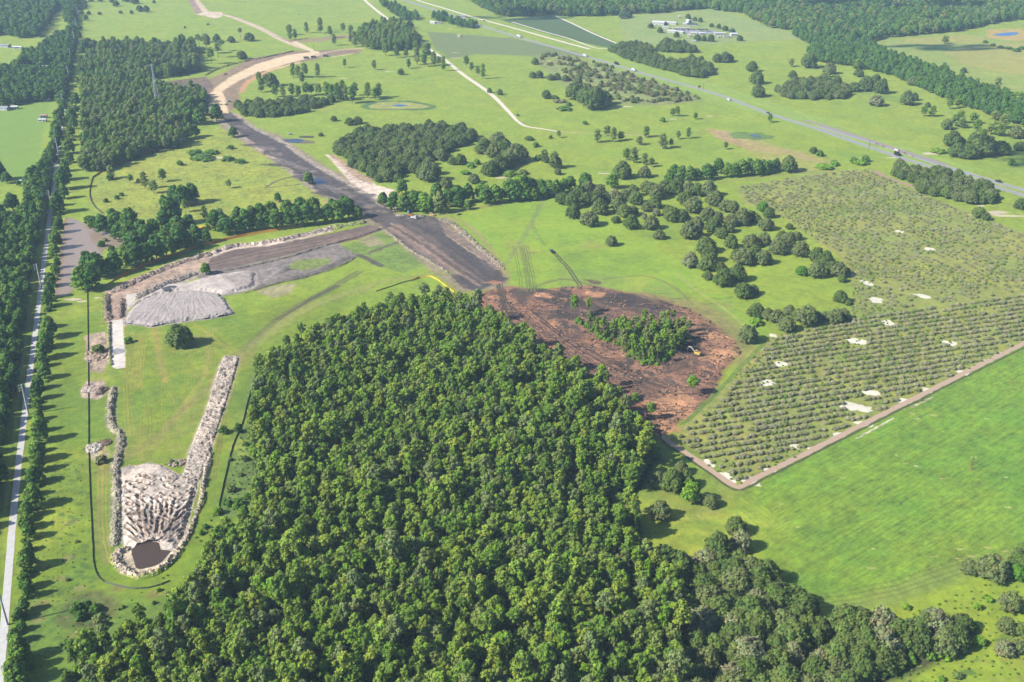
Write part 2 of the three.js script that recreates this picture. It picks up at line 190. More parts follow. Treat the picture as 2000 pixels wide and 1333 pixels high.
for (const [x, y, a, b] of [[1020, 572, 9, 5], [1060, 570, 10, 5], [1100, 575, 10, 5], [1085, 590, 12, 6], [1200, 590, 14, 7], [1235, 584, 12, 6], [1150, 600, 12, 6], [1120, 610, 10, 6], [1280, 600, 10, 6], [1000, 610, 8, 6], [1040, 640, 8, 6], [1330, 660, 8, 7], [1350, 680, 7, 7], [1180, 620, 12, 6], [1090, 615, 10, 5]]) blot(x, y, a, b, [60, 52, 52], [215, 20, 0], 0.6, 2, 0.5);
for (const [x, y, a, b, t] of [[1170, 577, 5, 4, 0.6], [1150, 573, 3, 3, 0.4], [1300, 798, 15, 9, 0.7], [1330, 780, 9, 9, 0.6], [1305, 835, 6, 5, 0.4], [1390, 700, 8, 7, 0.6], [1400, 660, 11, 7, 0.5], [1415, 690, 8, 8, 0.6], [1075, 635, 7, 5, 1.2], [1060, 578, 7, 4, 0.4], [970, 582, 6, 3, 0.2]]) blot(x, y, a, b, [212, 158, 114], [200, 40, 0], 0.8, 1, t);
{ const r = rng(5); for (let i = 0; i < 130; i++) { const o = (r() - 0.5) * 80, s = r() * 60, c = r() < 0.55 ? [70, 58, 56] : [176, 128, 98]; line([[985 + s + o * 0.6, 592 + s * 0.7 - o * 0.15], [1060 + s + o * 0.6, 650 + s * 0.7 - o * 0.22], [1120 + s * 1.2 + o, 700 + s * 0.6 - o * 0.3], [1190 + s * 1.6 + o, 740 + s * 0.5 - o * 0.3]], 0.35 + r() * 0.4, c, dirtK, 0.8); }
  for (let i = 0; i < 110; i++) { const x = 1130 + r() * 230, y = 690 + r() * 120; line([[x, y], [x + 18, y + 7 * (r() - 0.4)], [x + 38, y + 22 * (r() - 0.5)]], 0.6, r() < 0.6 ? [74, 62, 58] : [200, 146, 108], dirtK, 0.75); }
  for (let i = 0; i < 110; i++) { const x = 980 + r() * 420, y = 565 + r() * 120; line([[x, y], [x + 22, y + 5 * (r() - 0.5)], [x + 44, y + 12 * (r() - 0.3)]], 0.7, r() < 0.6 ? [74, 62, 58] : [196, 144, 108], dirtK, 0.7); } }
// upper earthworks and lanes
line([[375, -5], [392, 12], [405, 24], [440, 30], [500, 52], [560, 82], [618, 103]], 11, [232, 206, 176], [80, 40, 0], 1, 1.5); line([[370, -8], [378, 10], [388, 26]], 12, [176, 140, 128], dirtK, 0.8, 1.5); poly([[382, 28], [400, 22], [434, 24], [430, 33], [420, 36]], [236, 214, 186], DIRT, 1);
poly([[535, 70], [560, 78], [620, 74], [700, 66], [690, 72], [620, 82], [570, 84]], [176, 140, 118], [90, 40, 0], 1.5, 0.75);
poly([[625, 98], [570, 100], [490, 115], [420, 150], [385, 165], [395, 180], [405, 185], [430, 225], [470, 205], [462, 180], [490, 152], [560, 128], [640, 110], [700, 104], [705, 97]], [164, 132, 112], dirtK, 2, 0.9);
poly(P.curve, [255, 224, 180], [60, 30, 0], 1.2);
line([[470, 180], [478, 165], [510, 145], [560, 128], [583, 122]], 7, [220, 166, 116], [120, 40, 0], 1, 1); line([[520, 138], [583, 122]], 5, [242, 212, 156], [60, 30, 0], 1, 1); line([[620, 106], [660, 98], [702, 95]], 7, [222, 186, 152], [80, 40, 0], 1, 1); line([[646, 112], [690, 104]], 4, [226, 204, 140], [80, 40, 0], 0.9, 1);
poly([[285, 150], [320, 160], [400, 150], [415, 170], [400, 180], [330, 176], [300, 165]], [128, 104, 92], [190, 50, 0], 2, 0.9);
line([[575, 82], [600, 95], [612, 102]], 9, [246, 224, 178], [50, 20, 0], 1, 1);
line(Z.f([[70, 130], [180, 70], [300, 45]]), 3, [96, 92, 70], dirtK, 0.8); line(Z.f([[100, 130], [230, 115], [360, 100]]), 2.4, [104, 98, 74], dirtK, 0.8); line(Z.f([[430, 175], [520, 150]]), 3, [104, 96, 88], dirtK, 0.8); blot(646, 394, 8, 4, [196, 160, 110], dirtK, 0.8, 1);
line([[-5, 305], [40, 296], [70, 290]], 1.5, [110, 140, 60], GR, 0.8);
line([[815, 160], [880, 150], [900, 150]], 2, [176, 178, 100], GR, 0.6); line([[690, 165], [760, 160], [900, 150]], 2, [180, 184, 104], GR, 0.5);
{ const ring = (l) => { const w = W([...l, l[0]]); return smooth(w, 3); }; ops.push({ pts: ring([[704, 208], [722, 200], [760, 197], [772, 199], [782, 197], [805, 198], [848, 207], [842, 213], [800, 215], [770, 214], [720, 214]]), c: [92, 128, 50], k: [120, 60, 0], soft: 2, a: 1 }, { pts: ring([[718, 208], [740, 201], [762, 199], [780, 200], [804, 201], [836, 208], [826, 211], [790, 212], [730, 212]]), c: [174, 178, 86], k: [110, 60, 0], soft: 1.5, a: 1 }); }
poly(Z.f([[210, -250], [340, -245], [450, -230], [440, -215], [330, -215], [230, -225]]), [120, 104, 84], dirtK, 1);
blot(1472, 266, 26, 15, [104, 140, 56], [150, 100, 0], 0.9, 3, 0.2);
// wheel marks in the pastures
function tracks(pts, n, spread, c, a, w = 0.7) { const r = rng(pts[0][0] * 7 + n); for (let i = 0; i < n; i++) { const o = (r() - 0.5) * spread, q = (r() - 0.5) * spread * 0.6; for (const s of [-1, 1]) line(pts.map(([x, y], j) => [x + o + q * (j / pts.length) + s * ppm(x, y) * 0.9, y + (r() - 0.5) * 2]), w, c, [90, 60, 0], a); } }
line([[1290, 852], [1300, 868], [1340, 893], [1390, 928], [1436, 958], [1452, 956], [1502, 931], [1602, 880], [1702, 829], [1802, 779], [1902, 728], [2002, 678]], 1.3, [84, 92, 46], GR, 0.85, 0.3);
poly([[1240, 574], [1310, 584], [1380, 600], [1440, 640], [1480, 690], [1440, 720], [1450, 670], [1400, 630], [1330, 595]], [158, 148, 84], [150, 90, 0], 5, 0.6); tracks([[972, 528], [976, 560], [984, 590], [1000, 620]], 3, 10, [80, 72, 62], 0.8, 0.9); tracks([[1040, 560], [1100, 545], [1160, 560]], 3, 10, [120, 116, 70], 0.6); blot(1158, 550, 7, 3, [104, 86, 74], [150, 40, 0], 0.9, 0.6, 0.5); blot(965, 552, 6, 3, [190, 130, 100], [150, 40, 0], 0.9, 0.6);
const TAN = [172, 168, 62], DRY = [182, 166, 84];
line([[300, 635], [305, 670], [313, 710], [318, 730], [322, 745]], 3, DRY, GR, 0.45, 2); tracks([[268, 650], [262, 700], [255, 760]], 7, 34, TAN, 0.75); tracks([[408, 640], [406, 690], [396, 740], [360, 790], [325, 830]], 3, 10, DRY, 0.6); tracks([[370, 630], [410, 655], [450, 690]], 3, 8, TAN, 0.7); tracks([[418, 640], [440, 665], [465, 690]], 1, 2, TAN, 0.9);
line([[475, 690], [430, 735], [360, 800], [310, 850], [250, 890]], 4.5, [156, 152, 82], GR, 0.6, 1); tracks([[455, 700], [420, 760], [350, 830], [280, 880]], 7, 50, [158, 160, 70], 0.55); tracks([[240, 880], [280, 900], [330, 890], [380, 850], [430, 760]], 5, 40, [150, 158, 66], 0.5); tracks([[240, 780], [270, 850], [330, 850], [390, 800]], 6, 60, [138, 158, 62], 0.5); tracks([[205, 860], [200, 960], [205, 1060], [215, 1100]], 4, 20, DRY, 0.55); tracks([[240, 640], [245, 760], [250, 850]], 3, 16, TAN, 0.5);
tracks([[430, 740], [470, 690], [540, 640], [640, 590], [740, 560]], 6, 30, [160, 156, 84], 0.6); tracks([[480, 680], [560, 610], [640, 565], [700, 530]], 5, 22, [112, 108, 70], 0.6); tracks([[545, 625], [600, 590], [660, 558]], 4, 14, [84, 80, 62], 0.75); line([[490, 680], [600, 600], [750, 550], [900, 530]], 7, [162, 168, 84], GR, 0.4, 2);
tracks([[420, 740], [400, 830], [370, 920]], 2, 8, DRY, 0.5); tracks([[455, 750], [430, 850], [415, 940]], 2, 6, [136, 132, 56], 0.7);
tracks([[985, 520], [1030, 450], [1060, 392]], 1, 2, [122, 140, 62], 0.7, 1); line([[985, 520], [1030, 450], [1062, 390]], 4, [150, 170, 84], GR, 0.5, 1); tracks([[1052, 400], [1040, 440], [1064, 480]], 2, 6, [120, 146, 60], 0.6); tracks([[1015, 480], [1025, 520], [1035, 570]], 6, 30, [116, 128, 62], 0.65); tracks([[1005, 495], [1030, 495], [1060, 490]], 3, 20, [132, 140, 72], 0.5);
line([[1080, 494], [1105, 522], [1132, 562]], 1.3, [84, 80, 50], GR, 0.9); line([[1083, 492], [1109, 520], [1137, 560]], 1.3, [84, 80, 50], GR, 0.9);
tracks([[1150, 550], [1180, 545], [1260, 540], [1310, 560], [1350, 595]], 3, 12, [134, 134, 72], 0.6); line([[1320, 535], [1370, 575], [1410, 600], [1445, 628], [1470, 655]], 2.2, [178, 186, 90], GR, 0.7, 0.6);
line([[870, 424], [900, 432], [935, 460], [960, 490], [990, 540]], 4, [172, 164, 96], GR, 0.6, 1.5); line([[860, 420], [920, 408], [1000, 396], [1080, 384]], 3, [158, 146, 90], GR, 0.7, 0.8); line([[1240, 372], [1300, 372], [1400, 357], [1500, 345], [1640, 330]], 2.5, [170, 160, 100], GR, 0.6, 0.8);
tracks([[1335, 830], [1390, 780], [1450, 715], [1500, 665]], 2, 8, [104, 140, 48], 0.7, 1);
line(Z.h([[300, 320], [520, 560], [680, 780], [660, 900]]), 2, [160, 160, 84], GR, 0.6, 0.8);
for (let i = 0; i < 7; i++) line([[1575 + i * 4, 1165 + i * 4], [1720, 1140 + i * 5], [1880, 1090 + i * 5]], 0.8, i % 2 ? [150, 180, 70] : [120, 130, 60], GR, 0.5);
line([[195, 970], [190, 1060], [205, 1100]], 3, [146, 150, 66], GR, 0.5, 1);
for (const [x, y] of [[300, 1160], [230, 1150], [140, 1020], [135, 1090], [120, 1130], [150, 1240], [155, 1150], [80, 1180], [75, 1210]]) blot(x, y, 3, 2, [150, 140, 84], DIRT, 0.6, 1);
blot(168, 1195, 10, 9, [108, 112, 52], [200, 60, 0], 0.8, 2);
{ const r = rng(77); for (let i = 0; i < 130; i++) { const x = 90 + r() * 100, y = 900 + r() * 400; blot(x, y, 0.6 + r() * 1.2, 0.5 + r() * 0.8, [92, 126, 40], GR, 0.6, 0.3); } for (let i = 0; i < 60; i++) blot(1600 + r() * 400, 1230 + r() * 110, 1 + r() * 2, 0.8 + r(), r() < 0.5 ? [156, 170, 60] : [104, 138, 48], GR, 0.6, 0.5); for (let i = 0; i < 110; i++) blot(190 + r() * 380, 290 + r() * 130, 1 + r() * 1.6, 0.8 + r(), [110, 126, 56], GR, 0.6, 0.4); }

{ const r = rng(57), A = W([[225, 640], [460, 640], [500, 690], [440, 720], [370, 900], [240, 900], [232, 850]]); for (let i = 0; i < 90; i++) { const x = 228 + r() * 260, y = 640 + r() * 240, up = r() < 0.6, a = up ? (r() - 0.3) * 40 : 60 + r() * 60, b = up ? 40 + r() * 90 : -20 - r() * 60, c = (r() - 0.5) * 24, q = [[x, y], [x + a * 0.5 + c, y + b * 0.5], [x + a, y + b]], e = W(q); if (!e.every(([u, v]) => inside(A, u, v))) continue; const col = r() < 0.65 ? [176, 168, 70] : [112, 128, 40]; for (const s of [-1, 1]) line(q.map(([u, v]) => [u + s * ppm(u, v) * 0.9, v]), 0.45, col, GR, 0.5); } }
// the pale spoil lies over the wheel marks
for (const [o, c] of [[-14, [182, 150, 130]], [-7, [96, 82, 74]], [0, [150, 126, 112]], [7, [92, 80, 76]], [14, [112, 96, 90]], [20, [84, 76, 76]]]) line([[775 + o, 440 - o * 0.4], [830 + o, 472 - o * 0.4], [890 + o, 515 - o * 0.4], [945 + o * 0.6, 552 - o * 0.4]], 2.4, c, [170, 40, 0], 0.5, 1.2);
poly(P.rubble, [214, 198, 182], [200, 30, 0], 1.2); poly(P.heap, [198, 186, 180], [70, 20, 0], 0.8); poly(P.heap2, [222, 208, 198], [100, 20, 0], 1); poly([[440, 545], [500, 530], [560, 520], [520, 548], [470, 566]], [176, 164, 156], [160, 20, 0], 3, 0.7); blot(325, 568, 4, 2.4, [74, 78, 88], dirtK, 0.9, 0.4, 0.5); blot(337, 565, 4.5, 2, [74, 78, 88], dirtK, 0.9, 0.4, 0.2); blot(432, 536, 7, 2, [96, 98, 110], dirtK, 0.8, 0.6); poly(P.whitepad, [252, 240, 228], [70, 20, 0], 0.5); poly(Z.H([[130, 960], [190, 930], [285, 945], [285, 990], [200, 1010], [140, 1020]]), [168, 168, 172], dirtK, 0.4); poly(P.bed, [222, 206, 190], [190, 30, 0], 0.8);
// wet mud shows brown in the bottom of the furrows that the digger's bucket drew
const FURROW = [];
{ const r = rng(23), [cx, cz] = at(296, 1082); for (let i = 0; i < 34; i++) { const a = -1.05 + 2.15 * (i + 0.5 * r()) / 34, r0 = 9 + (i % 2) * 6 + r() * 3, r1 = r0 + 12 + r() * 26, bend = (r() - 0.5) * 0.35, p = []; for (let k = 0; k <= 5; k++) { const t = k / 5, d = r0 + (r1 - r0) * t, b = a * (0.75 + 0.12 * t) + bend * t * t; p.push([cx + Math.sin(b) * d, cz - Math.cos(b) * d]); } FURROW.push(p); }
  for (let i = 0; i < 170; i++) { const d = 22 + r() * 50, b = -0.62 + r() * 1.3, x = cx + Math.sin(b) * d, z = cz - Math.cos(b) * d, right = b > 0.02, t = right ? -0.75 + (r() - 0.5) * 0.7 : 0.25 + (r() - 0.5) * 0.9, L = 2 + r() * (right ? 9 : 4); FURROW.push([[x, z], [x + Math.cos(t) * L * 0.5 + (r() - 0.5), z + Math.sin(t) * L * 0.5], [x + Math.cos(t) * L, z + Math.sin(t) * L + (r() - 0.5)]]); }
  const B = W(P.bed); for (const f of FURROW) { const q = f.filter(([x, z]) => inside(B, x, z)); if (q.length > 1) ops.push({ line: smooth(q, 1), w: 0.4, c: [140, 114, 100], k: [100, 30, 0], a: 0.7, soft: 0.2 }); } }

// tiles: [x0, z0, x1, z1] of ground, each with its own picture
const TILES = [[-430, -800, 0, -290], [0, -800, 430, -290], [-760, -1400, 760, -800], [-1400, -2700, 1400, -1400]];
const TS = 2048;
function paint(t) {
  const [x0, z0, x1, z1] = TILES[t], sx = TS / (x1 - x0), sz = TS / (z1 - z0);
  const ctx = [0, 1].map(() => { const c = document.createElement('canvas'); c.width = c.height = TS; return c.getContext('2d', { willReadFrequently: true }); });
  ctx[0].fillStyle = 'rgb(156,180,44)'; ctx[1].fillStyle = 'rgb(90,135,0)';
  for (const c of ctx) { c.fillRect(0, 0, TS, TS); c.lineCap = c.lineJoin = 'round'; c.setTransform(sx, 0, 0, sz, -x0 * sx, -z0 * sz); }
  for (const o of ops) {
    const q = o.pts ?? o.line, m = (o.w ?? 0) + 12; let out = true, X0 = 1e9, X1 = -1e9, Z0 = 1e9, Z1 = -1e9;
    for (const [x, z] of q) { X0 = Math.min(X0, x); X1 = Math.max(X1, x); Z0 = Math.min(Z0, z); Z1 = Math.max(Z1, z); }
    out = X1 + m < x0 || X0 - m > x1 || Z1 + m < z0 || Z0 - m > z1; if (out) continue;
    ctx.forEach((c, i) => {
      const v = i ? o.k : o.c; c.fillStyle = c.strokeStyle = `rgb(${v[0]},${v[1]},${v[2]})`; c.globalAlpha = o.a;
      c.beginPath(); q.forEach(([x, z], j) => j ? c.lineTo(x, z) : c.moveTo(x, z));
      const wd = Math.max(o.w ?? 0, 0.9 / Math.min(sx, sz));
      if (o.soft && !i) for (const [f, al] of [[3, 0.16], [2.1, 0.22], [1.3, 0.28], [0.6, 0.35]]) { c.globalAlpha = o.a * al; c.lineWidth = (o.pts ? 0 : wd) + o.soft * f; if (o.pts) c.closePath(); c.stroke(); }
      c.globalAlpha = o.a;
      if (o.pts) { c.closePath(); c.fill(); } else { c.lineWidth = wd; c.stroke(); }
    });
  }
  const C = ctx[0].getImageData(0, 0, TS, TS).data, K = ctx[1].getImageData(0, 0, TS, TS).data, D = new Uint8Array(TS * TS * 4), T = new Float32Array(256);
  for (let i = 0; i < 256; i++) T[i] = lin(i) / KA;
  const E = new Uint8Array(4097); for (let i = 0; i <= 4096; i++) E[i] = Math.round(enc(i / 4096));
  const hv = (() => { const a = at(1444, 958), b = at(2005, 672), l = Math.hypot(b[0] - a[0], b[1] - a[1]); return [(b[0] - a[0]) / l, (b[1] - a[1]) / l]; })(), dv = (() => { const a = at(800, 430), b = at(930, 545), l = Math.hypot(b[0] - a[0], b[1] - a[1]); return [(b[0] - a[0]) / l, (b[1] - a[1]) / l]; })();
  const fs = t < 2 ? 1 : t === 2 ? 1.6 : 3;                          // the finest grain a tile can hold
  for (let j = 0; j < TS; j++) for (let i = 0; i < TS; i++) {
    const x = x0 + (i + 0.5) / sx, z = z0 + (j + 0.5) / sz;
    const q = K[(j * TS + i) * 4], wa = q > 208 ? 2.6 : q > 118 ? 1.1 : 0.5, wb = q > 208 ? 1.2 : q > 118 ? 0.7 : 0.3, wx = noise(x / 7, z / 7) * wa * fs ** 0.5 + noise(x / 1.9 + 40, z / 1.9) * wb * fs, wz = noise(x / 7 + 90, z / 7) * wa * fs ** 0.5 + noise(x / 1.9, z / 1.9 + 70) * wb * fs;
    const a = Math.min(TS - 1, Math.max(0, i + wx * sx | 0)), b = Math.min(TS - 1, Math.max(0, j + wz * sz | 0)), s = (b * TS + a) * 4, d = (j * TS + i) * 4;
    const mo = K[s] / 255, hu = K[s + 1] / 255, st = K[s + 2] / 255;
    let f = (noise(x / 0.9 / fs, z / 0.9 / fs) * 0.55 + noise(x / 3.1 + 11, z / 3.1) * 0.6 + noise(x / 14, z / 14 + 5) * 0.35) * mo;
    if (st > 0) { const hay = st > 0.6, e = hay ? hv : dv, p = x * e[0] + z * e[1], r = x * e[1] - z * e[0], w = hay ? (st - 0.55) * 2.2 : st * 1.4; f += hay ? noise(p / 40, r / 0.9) * 0.34 * w + noise(p / 4, r / 1.1) * 0.4 * w + noise(p / 9 + 5, r / 3.4) * 0.16 * w : noise(p / 22, r / 1.6) * 0.42 * w + noise(p / 8, r / 0.8) * 0.24 * w; }
    let tan = 0; if (mo > 0.55) { const p = x * dv[0] + z * dv[1], r = x * dv[1] - z * dv[0], t2 = noise(p / 16, r / 1.3) * 0.55 + noise(x / 8 + 3, z / 8) * 0.5 + noise(x / 2.4, z / 2.4 + 9) * 0.35; f += t2 * (mo - 0.4) * 0.8; tan = t2 * (mo - 0.45) * 0.9; }
    const y = noise(x / 33, z / 33 + 3) * 0.7 + noise(x / 6, z / 6 + 60) * 0.5, g = 1 + Math.max(-0.75, f), h = y * hu * 0.36;
    const cl = (v) => E[v < 0 ? 0 : v > 1 ? 4096 : v * 4096 | 0];
    D[d] = cl(T[C[s]] * g * (1 + h) * (1 + tan * 0.22)); D[d + 1] = cl(T[C[s + 1]] * g * (1 + h * 0.25)); D[d + 2] = cl(T[C[s + 2]] * g * (1 + h * 0.1) * (1 - tan * 0.16)); D[d + 3] = 255;
  }
  const tex = new THREE.DataTexture(D, TS, TS); tex.colorSpace = THREE.SRGBColorSpace; tex.magFilter = THREE.LinearFilter; tex.minFilter = THREE.LinearMipmapLinearFilter; tex.generateMipmaps = true; tex.needsUpdate = true;
  return tex;
}
const tileMat = TILES.map((_, t) => new THREE.MeshStandardMaterial({ map: paint(t), roughness: 1 }));
function speckle(size, seed, base, amp, cell) { const D = new Uint8Array(size * size * 4), n = NS / 4; for (let j = 0; j < size; j++) for (let i = 0; i < size; i++) { const u = i / size * 64, v = j / size * 64, w = (a) => noise(((i / size) * a) + seed, ((j / size) * a) + seed); const f = 1 + amp * (w(64) * 0.5 + w(256) * 0.5), d = (j * size + i) * 4; for (let c = 0; c < 3; c++) D[d + c] = Math.min(255, enc(Math.max(0, lin(base[c]) / KA * f))); D[d + 3] = 255; } const t = new THREE.DataTexture(D, size, size); t.colorSpace = THREE.SRGBColorSpace; t.wrapS = t.wrapT = THREE.RepeatWrapping; t.magFilter = THREE.LinearFilter; t.generateMipmaps = true; t.minFilter = THREE.LinearMipmapLinearFilter; t.needsUpdate = true; t.repeat.set(1 / cell, 1 / cell); return t; }
const meadow = new THREE.MeshStandardMaterial({ map: speckle(512, 3, [144, 172, 42], 0.22, 400), roughness: 1 });
const tileOf = (x, z) => { for (let t = 0; t < 4; t++) { const b = TILES[t]; if (x >= b[0] && x <= b[2] && z >= b[1] && z <= b[3]) return t; } return -1; };
const GM = [...tileMat, meadow];
// a mesh of ground triangles; each takes the picture of the tile it lies in
function tiled(pos, tris, nor) {
  const by = [[], [], [], [], []]; for (const t of tris) { const x = (pos[t[0]][0] + pos[t[1]][0] + pos[t[2]][0]) / 3, z = (pos[t[0]][2] + pos[t[1]][2] + pos[t[2]][2]) / 3; let k = tileOf(x, z); by[k < 0 ? 4 : k].push(t); }
  const P3 = [], U = [], idx = [], g = new THREE.BufferGeometry(), mats = []; let n = 0;
  by.forEach((list, k) => { if (!list.length) return; const map = new Map(), start = idx.length; for (const t of list) for (const v of t) { if (!map.has(v)) { map.set(v, n++); const [x, y, z] = pos[v]; P3.push(x, y, z); if (k < 4) { const b = TILES[k]; U.push((x - b[0]) / (b[2] - b[0]), (z - b[1]) / (b[3] - b[1])); } else U.push(x, z); } idx.push(map.get(v)); } g.addGroup(start, idx.length - start, mats.length); mats.push(GM[k]); });
  g.setAttribute('position', new THREE.Float32BufferAttribute(P3, 3)); g.setAttribute('uv', new THREE.Float32BufferAttribute(U, 2)); g.setIndex(idx); g.computeVertexNormals();
  return [g, mats.length > 1 ? mats : mats[0]];
}
function up(pos, t) { const [a, b, c] = t.map((i) => pos[i]); return (b[2] - a[2]) * (c[0] - a[0]) - (b[0] - a[0]) * (c[2] - a[2]) < 0 ? [t[0], t[2], t[1]] : t; }
{ // one sheet of ground out to the horizon
  const xs = [-9000, -1400, -760, -430, 0, 430, 760, 1400, 9000], zs = [-12000, -2700, -1400, -800, -290, 3000], pos = [], tris = [];
  zs.forEach((z) => xs.forEach((x) => pos.push([x, 0, z])));
  for (let j = 0; j + 1 < zs.length; j++) for (let i = 0; i + 1 < xs.length; i++) { const a = j * xs.length + i, b = a + xs.length; tris.push(up(pos, [a, b, a + 1]), up(pos, [a + 1, b, b + 1])); }
  const [g, m] = tiled(pos, tris), o = new THREE.Mesh(g, m);
  top(o, 'ground', 'flat green pasture land reaching to the far woods', 'ground', null, 'structure');
}
// a flat piece of the ground that is a thing of its own (a lane, a yard), cut along the tiles
function sheet(name, label, category, ptsPx, y) {
  const pts = W(ptsPx), c = THREE.ShapeUtils.triangulateShape(pts.map(([x, z]) => new THREE.Vector2(x, z)), []), pos = [], tris = [];
  for (const t of c) {
    for (let k = 0; k < 4; k++) {
      let q = t.map((i) => pts[i]); const b = TILES[k];
      for (const [ax, lim, s] of [[0, b[0], 1], [0, b[2], -1], [1, b[1], 1], [1, b[3], -1]]) { const r = []; q.forEach((p, i) => { const n = q[(i + 1) % q.length], d = (p[ax] - lim) * s, e = (n[ax] - lim) * s; if (d >= 0) r.push(p); if (d * e < 0) { const u = d / (d - e); r.push([p[0] + (n[0] - p[0]) * u, p[1] + (n[1] - p[1]) * u]); } }); q = r; if (!q.length) break; }
      const o = pos.length; q.forEach(([x, z]) => pos.push([x, y, z])); for (let i = 1; i + 1 < q.length; i++) tris.push(up(pos, [o, o + i, o + i + 1]));
    }
  }
  const [g, m] = tiled(pos, tris); return top(new THREE.Mesh(g, m), name, label, category, null, 'structure');
}
// raised or furrowed earth inside an outline; rise(x, z, metres from its edge) gives its height
function earth(ptsPx, cell, rise, holes = []) {
  const pl = W(ptsPx), hp = holes.map(W); let X0 = 1e9, X1 = -1e9, Z0 = 1e9, Z1 = -1e9; for (const [x, z] of pl) { X0 = Math.min(X0, x); X1 = Math.max(X1, x); Z0 = Math.min(Z0, z); Z1 = Math.max(Z1, z); }
  const nx = Math.ceil((X1 - X0) / cell), nz = Math.ceil((Z1 - Z0) / cell), id = new Int32Array((nx + 1) * (nz + 1)).fill(-1), pos = [], tris = [];
  for (let j = 0; j <= nz; j++) for (let i = 0; i <= nx; i++) { const x = X0 + i * cell, z = Z0 + j * cell; if (!inside(pl, x, z) || hp.some((h) => inside(h, x, z))) continue; const e = edgeDist(pl, x, z); id[j * (nx + 1) + i] = pos.length; pos.push([x, 0.05 + rise(x, z, e), z]); }
  for (let j = 0; j < nz; j++) for (let i = 0; i < nx; i++) { const a = id[j * (nx + 1) + i], b = id[j * (nx + 1) + i + 1], c = id[(j + 1) * (nx + 1) + i], d = id[(j + 1) * (nx + 1) + i + 1]; if (a >= 0 && b >= 0 && c >= 0) tris.push([a, c, b]); if (b >= 0 && c >= 0 && d >= 0) tris.push([b, c, d]); else if (a >= 0 && b >= 0 && d >= 0 && c < 0) tris.push([a, d, b]); }
  const [g, m] = tiled(pos, tris); return new THREE.Mesh(g, m);
}
// ---------------------------------------------------------------- roads, water, moved earth
const tileTex = (seed, base, amp, cell) => speckle(256, seed, base, amp, cell);
const concrete = new THREE.MeshStandardMaterial({ map: tileTex(11, [228, 226, 222], 0.28, 40), roughness: 0.9 });
const asphalt = new THREE.MeshStandardMaterial({ map: tileTex(12, [172, 172, 172], 0.2, 40), roughness: 0.9 });
const gravel = new THREE.MeshStandardMaterial({ map: tileTex(13, [206, 204, 196], 0.3, 30), roughness: 1 });
const sandy = new THREE.MeshStandardMaterial({ map: tileTex(14, [212, 182, 158], 0.3, 30), roughness: 1 });
const whiteSand = new THREE.MeshStandardMaterial({ map: tileTex(15, [255, 242, 218], 0.22, 30), roughness: 1 });
const paintWhite = std(own(235, 232, 224), { roughness: 0.6 });
const road = (name, label, category, pts, w, m, y, wob = 0) => top(new THREE.Mesh(strip(smooth(W(pts), 5), w, y, wob), m), name, label, category, null, 'structure');
const UR = [[-14, 1440], [2, 1288], [26, 1000], [46, 820], [66, 668], [87, 497], [108, 334], [124, 213], [141, 95], [155, 0], [164, -60]];
road('concrete_road', 'narrow pale concrete road with poles, straight down the left side', 'road', UR, 3.4, concrete, 0.06, 0.25);
const HW = [[740, -14], [780, -2], [870, 26], [930, 47], [1010, 72], [1140, 109], [1240, 139], [1400, 184], [1500, 221], [1600, 253], [1700, 288], [1800, 321], [1850, 334], [1925, 358], [2000, 382], [2080, 408]];
const HU = [[1600, 246], [1650, 262], [1700, 277], [1750, 293], [1800, 310], [1875, 334], [1940, 354], [2000, 371], [2080, 394]];
{
  const l = smooth(W(HW), 8), s = sides(l), off = (d) => l.map(([x, z], i) => [x + s[i][0] * d, z + s[i][1] * d]);
  const hw = top(new THREE.Mesh(strip(l, 8.4, 0.05), gravel), 'highway', 'grey highway running diagonally across the upper right', 'highway', null, 'structure');
  part(hw, 'carriageway', strip(l, 7.4, 0.06), asphalt); for (const d of [-3.3, 3.3]) part(hw, 'edge_line', strip(off(d), 0.16, 0.068), paintWhite);
  const dashes = []; for (let i = 0; i + 1 < l.length; i += 2) dashes.push(strip([l[i], [(l[i][0] + l[i + 1][0]) / 2, (l[i][1] + l[i + 1][1]) / 2]], 0.16, 0.068)); const c = part(hw, 'centre_line', mergeGeometries(dashes), paintWhite); c.userData.kind = 'stuff';
  const u = smooth(W(HU), 8), uw = top(new THREE.Mesh(strip(u, 8.6, 0.04), gravel), 'highway', 'second carriageway with pale shoulders at the right edge', 'highway', null, 'structure'); part(uw, 'carriageway', strip(u, 6.2, 0.05), asphalt);
  part(uw, 'new_pavement', strip(smooth(W([[1570, 234], [1610, 246], [1700, 274], [1790, 303], [1850, 322]]), 8), 6, 0.07), new THREE.MeshStandardMaterial({ map: tileTex(16, [176, 158, 156], 0.2, 30), roughness: 0.9 }));
}
road('sandy_lane', 'white sandy lane curving across the upper pasture', 'lane', [[690, -24], [712, 0], [740, 24], [765, 43], [772, 50], [812, 74], [840, 97], [870, 118], [905, 146], [960, 185], [998, 223], [1012, 238], [1028, 247], [1060, 252], [1090, 257]], (t) => 6.4 - 3 * Math.max(0, t - 0.85) / 0.15, whiteSand, 0.07, 0.5);
road('farm_track', 'thin tan track continuing the white lane to the right', 'track', [[1088, 257], [1130, 260], [1180, 261], [1240, 264], [1280, 266]], 2.6, new THREE.MeshStandardMaterial({ map: tileTex(17, [206, 196, 140], 0.3, 30), roughness: 1 }), 0.06, 0.5);
road('pale_road', 'pale road parallel to the highway above it', 'road', [[790, -12], [820, 2], [870, 17], [940, 38], [1000, 54], [1060, 71], [1100, 82], [1152, 96]], 6.5, whiteSand, 0.07, 0.4);
road('farm_track', 'pale track along the lower side of the dark crop field', 'track', [[1000, 43], [1060, 61], [1110, 75], [1172, 95], [1186, 94]], 4, whiteSand, 0.06, 0.4);
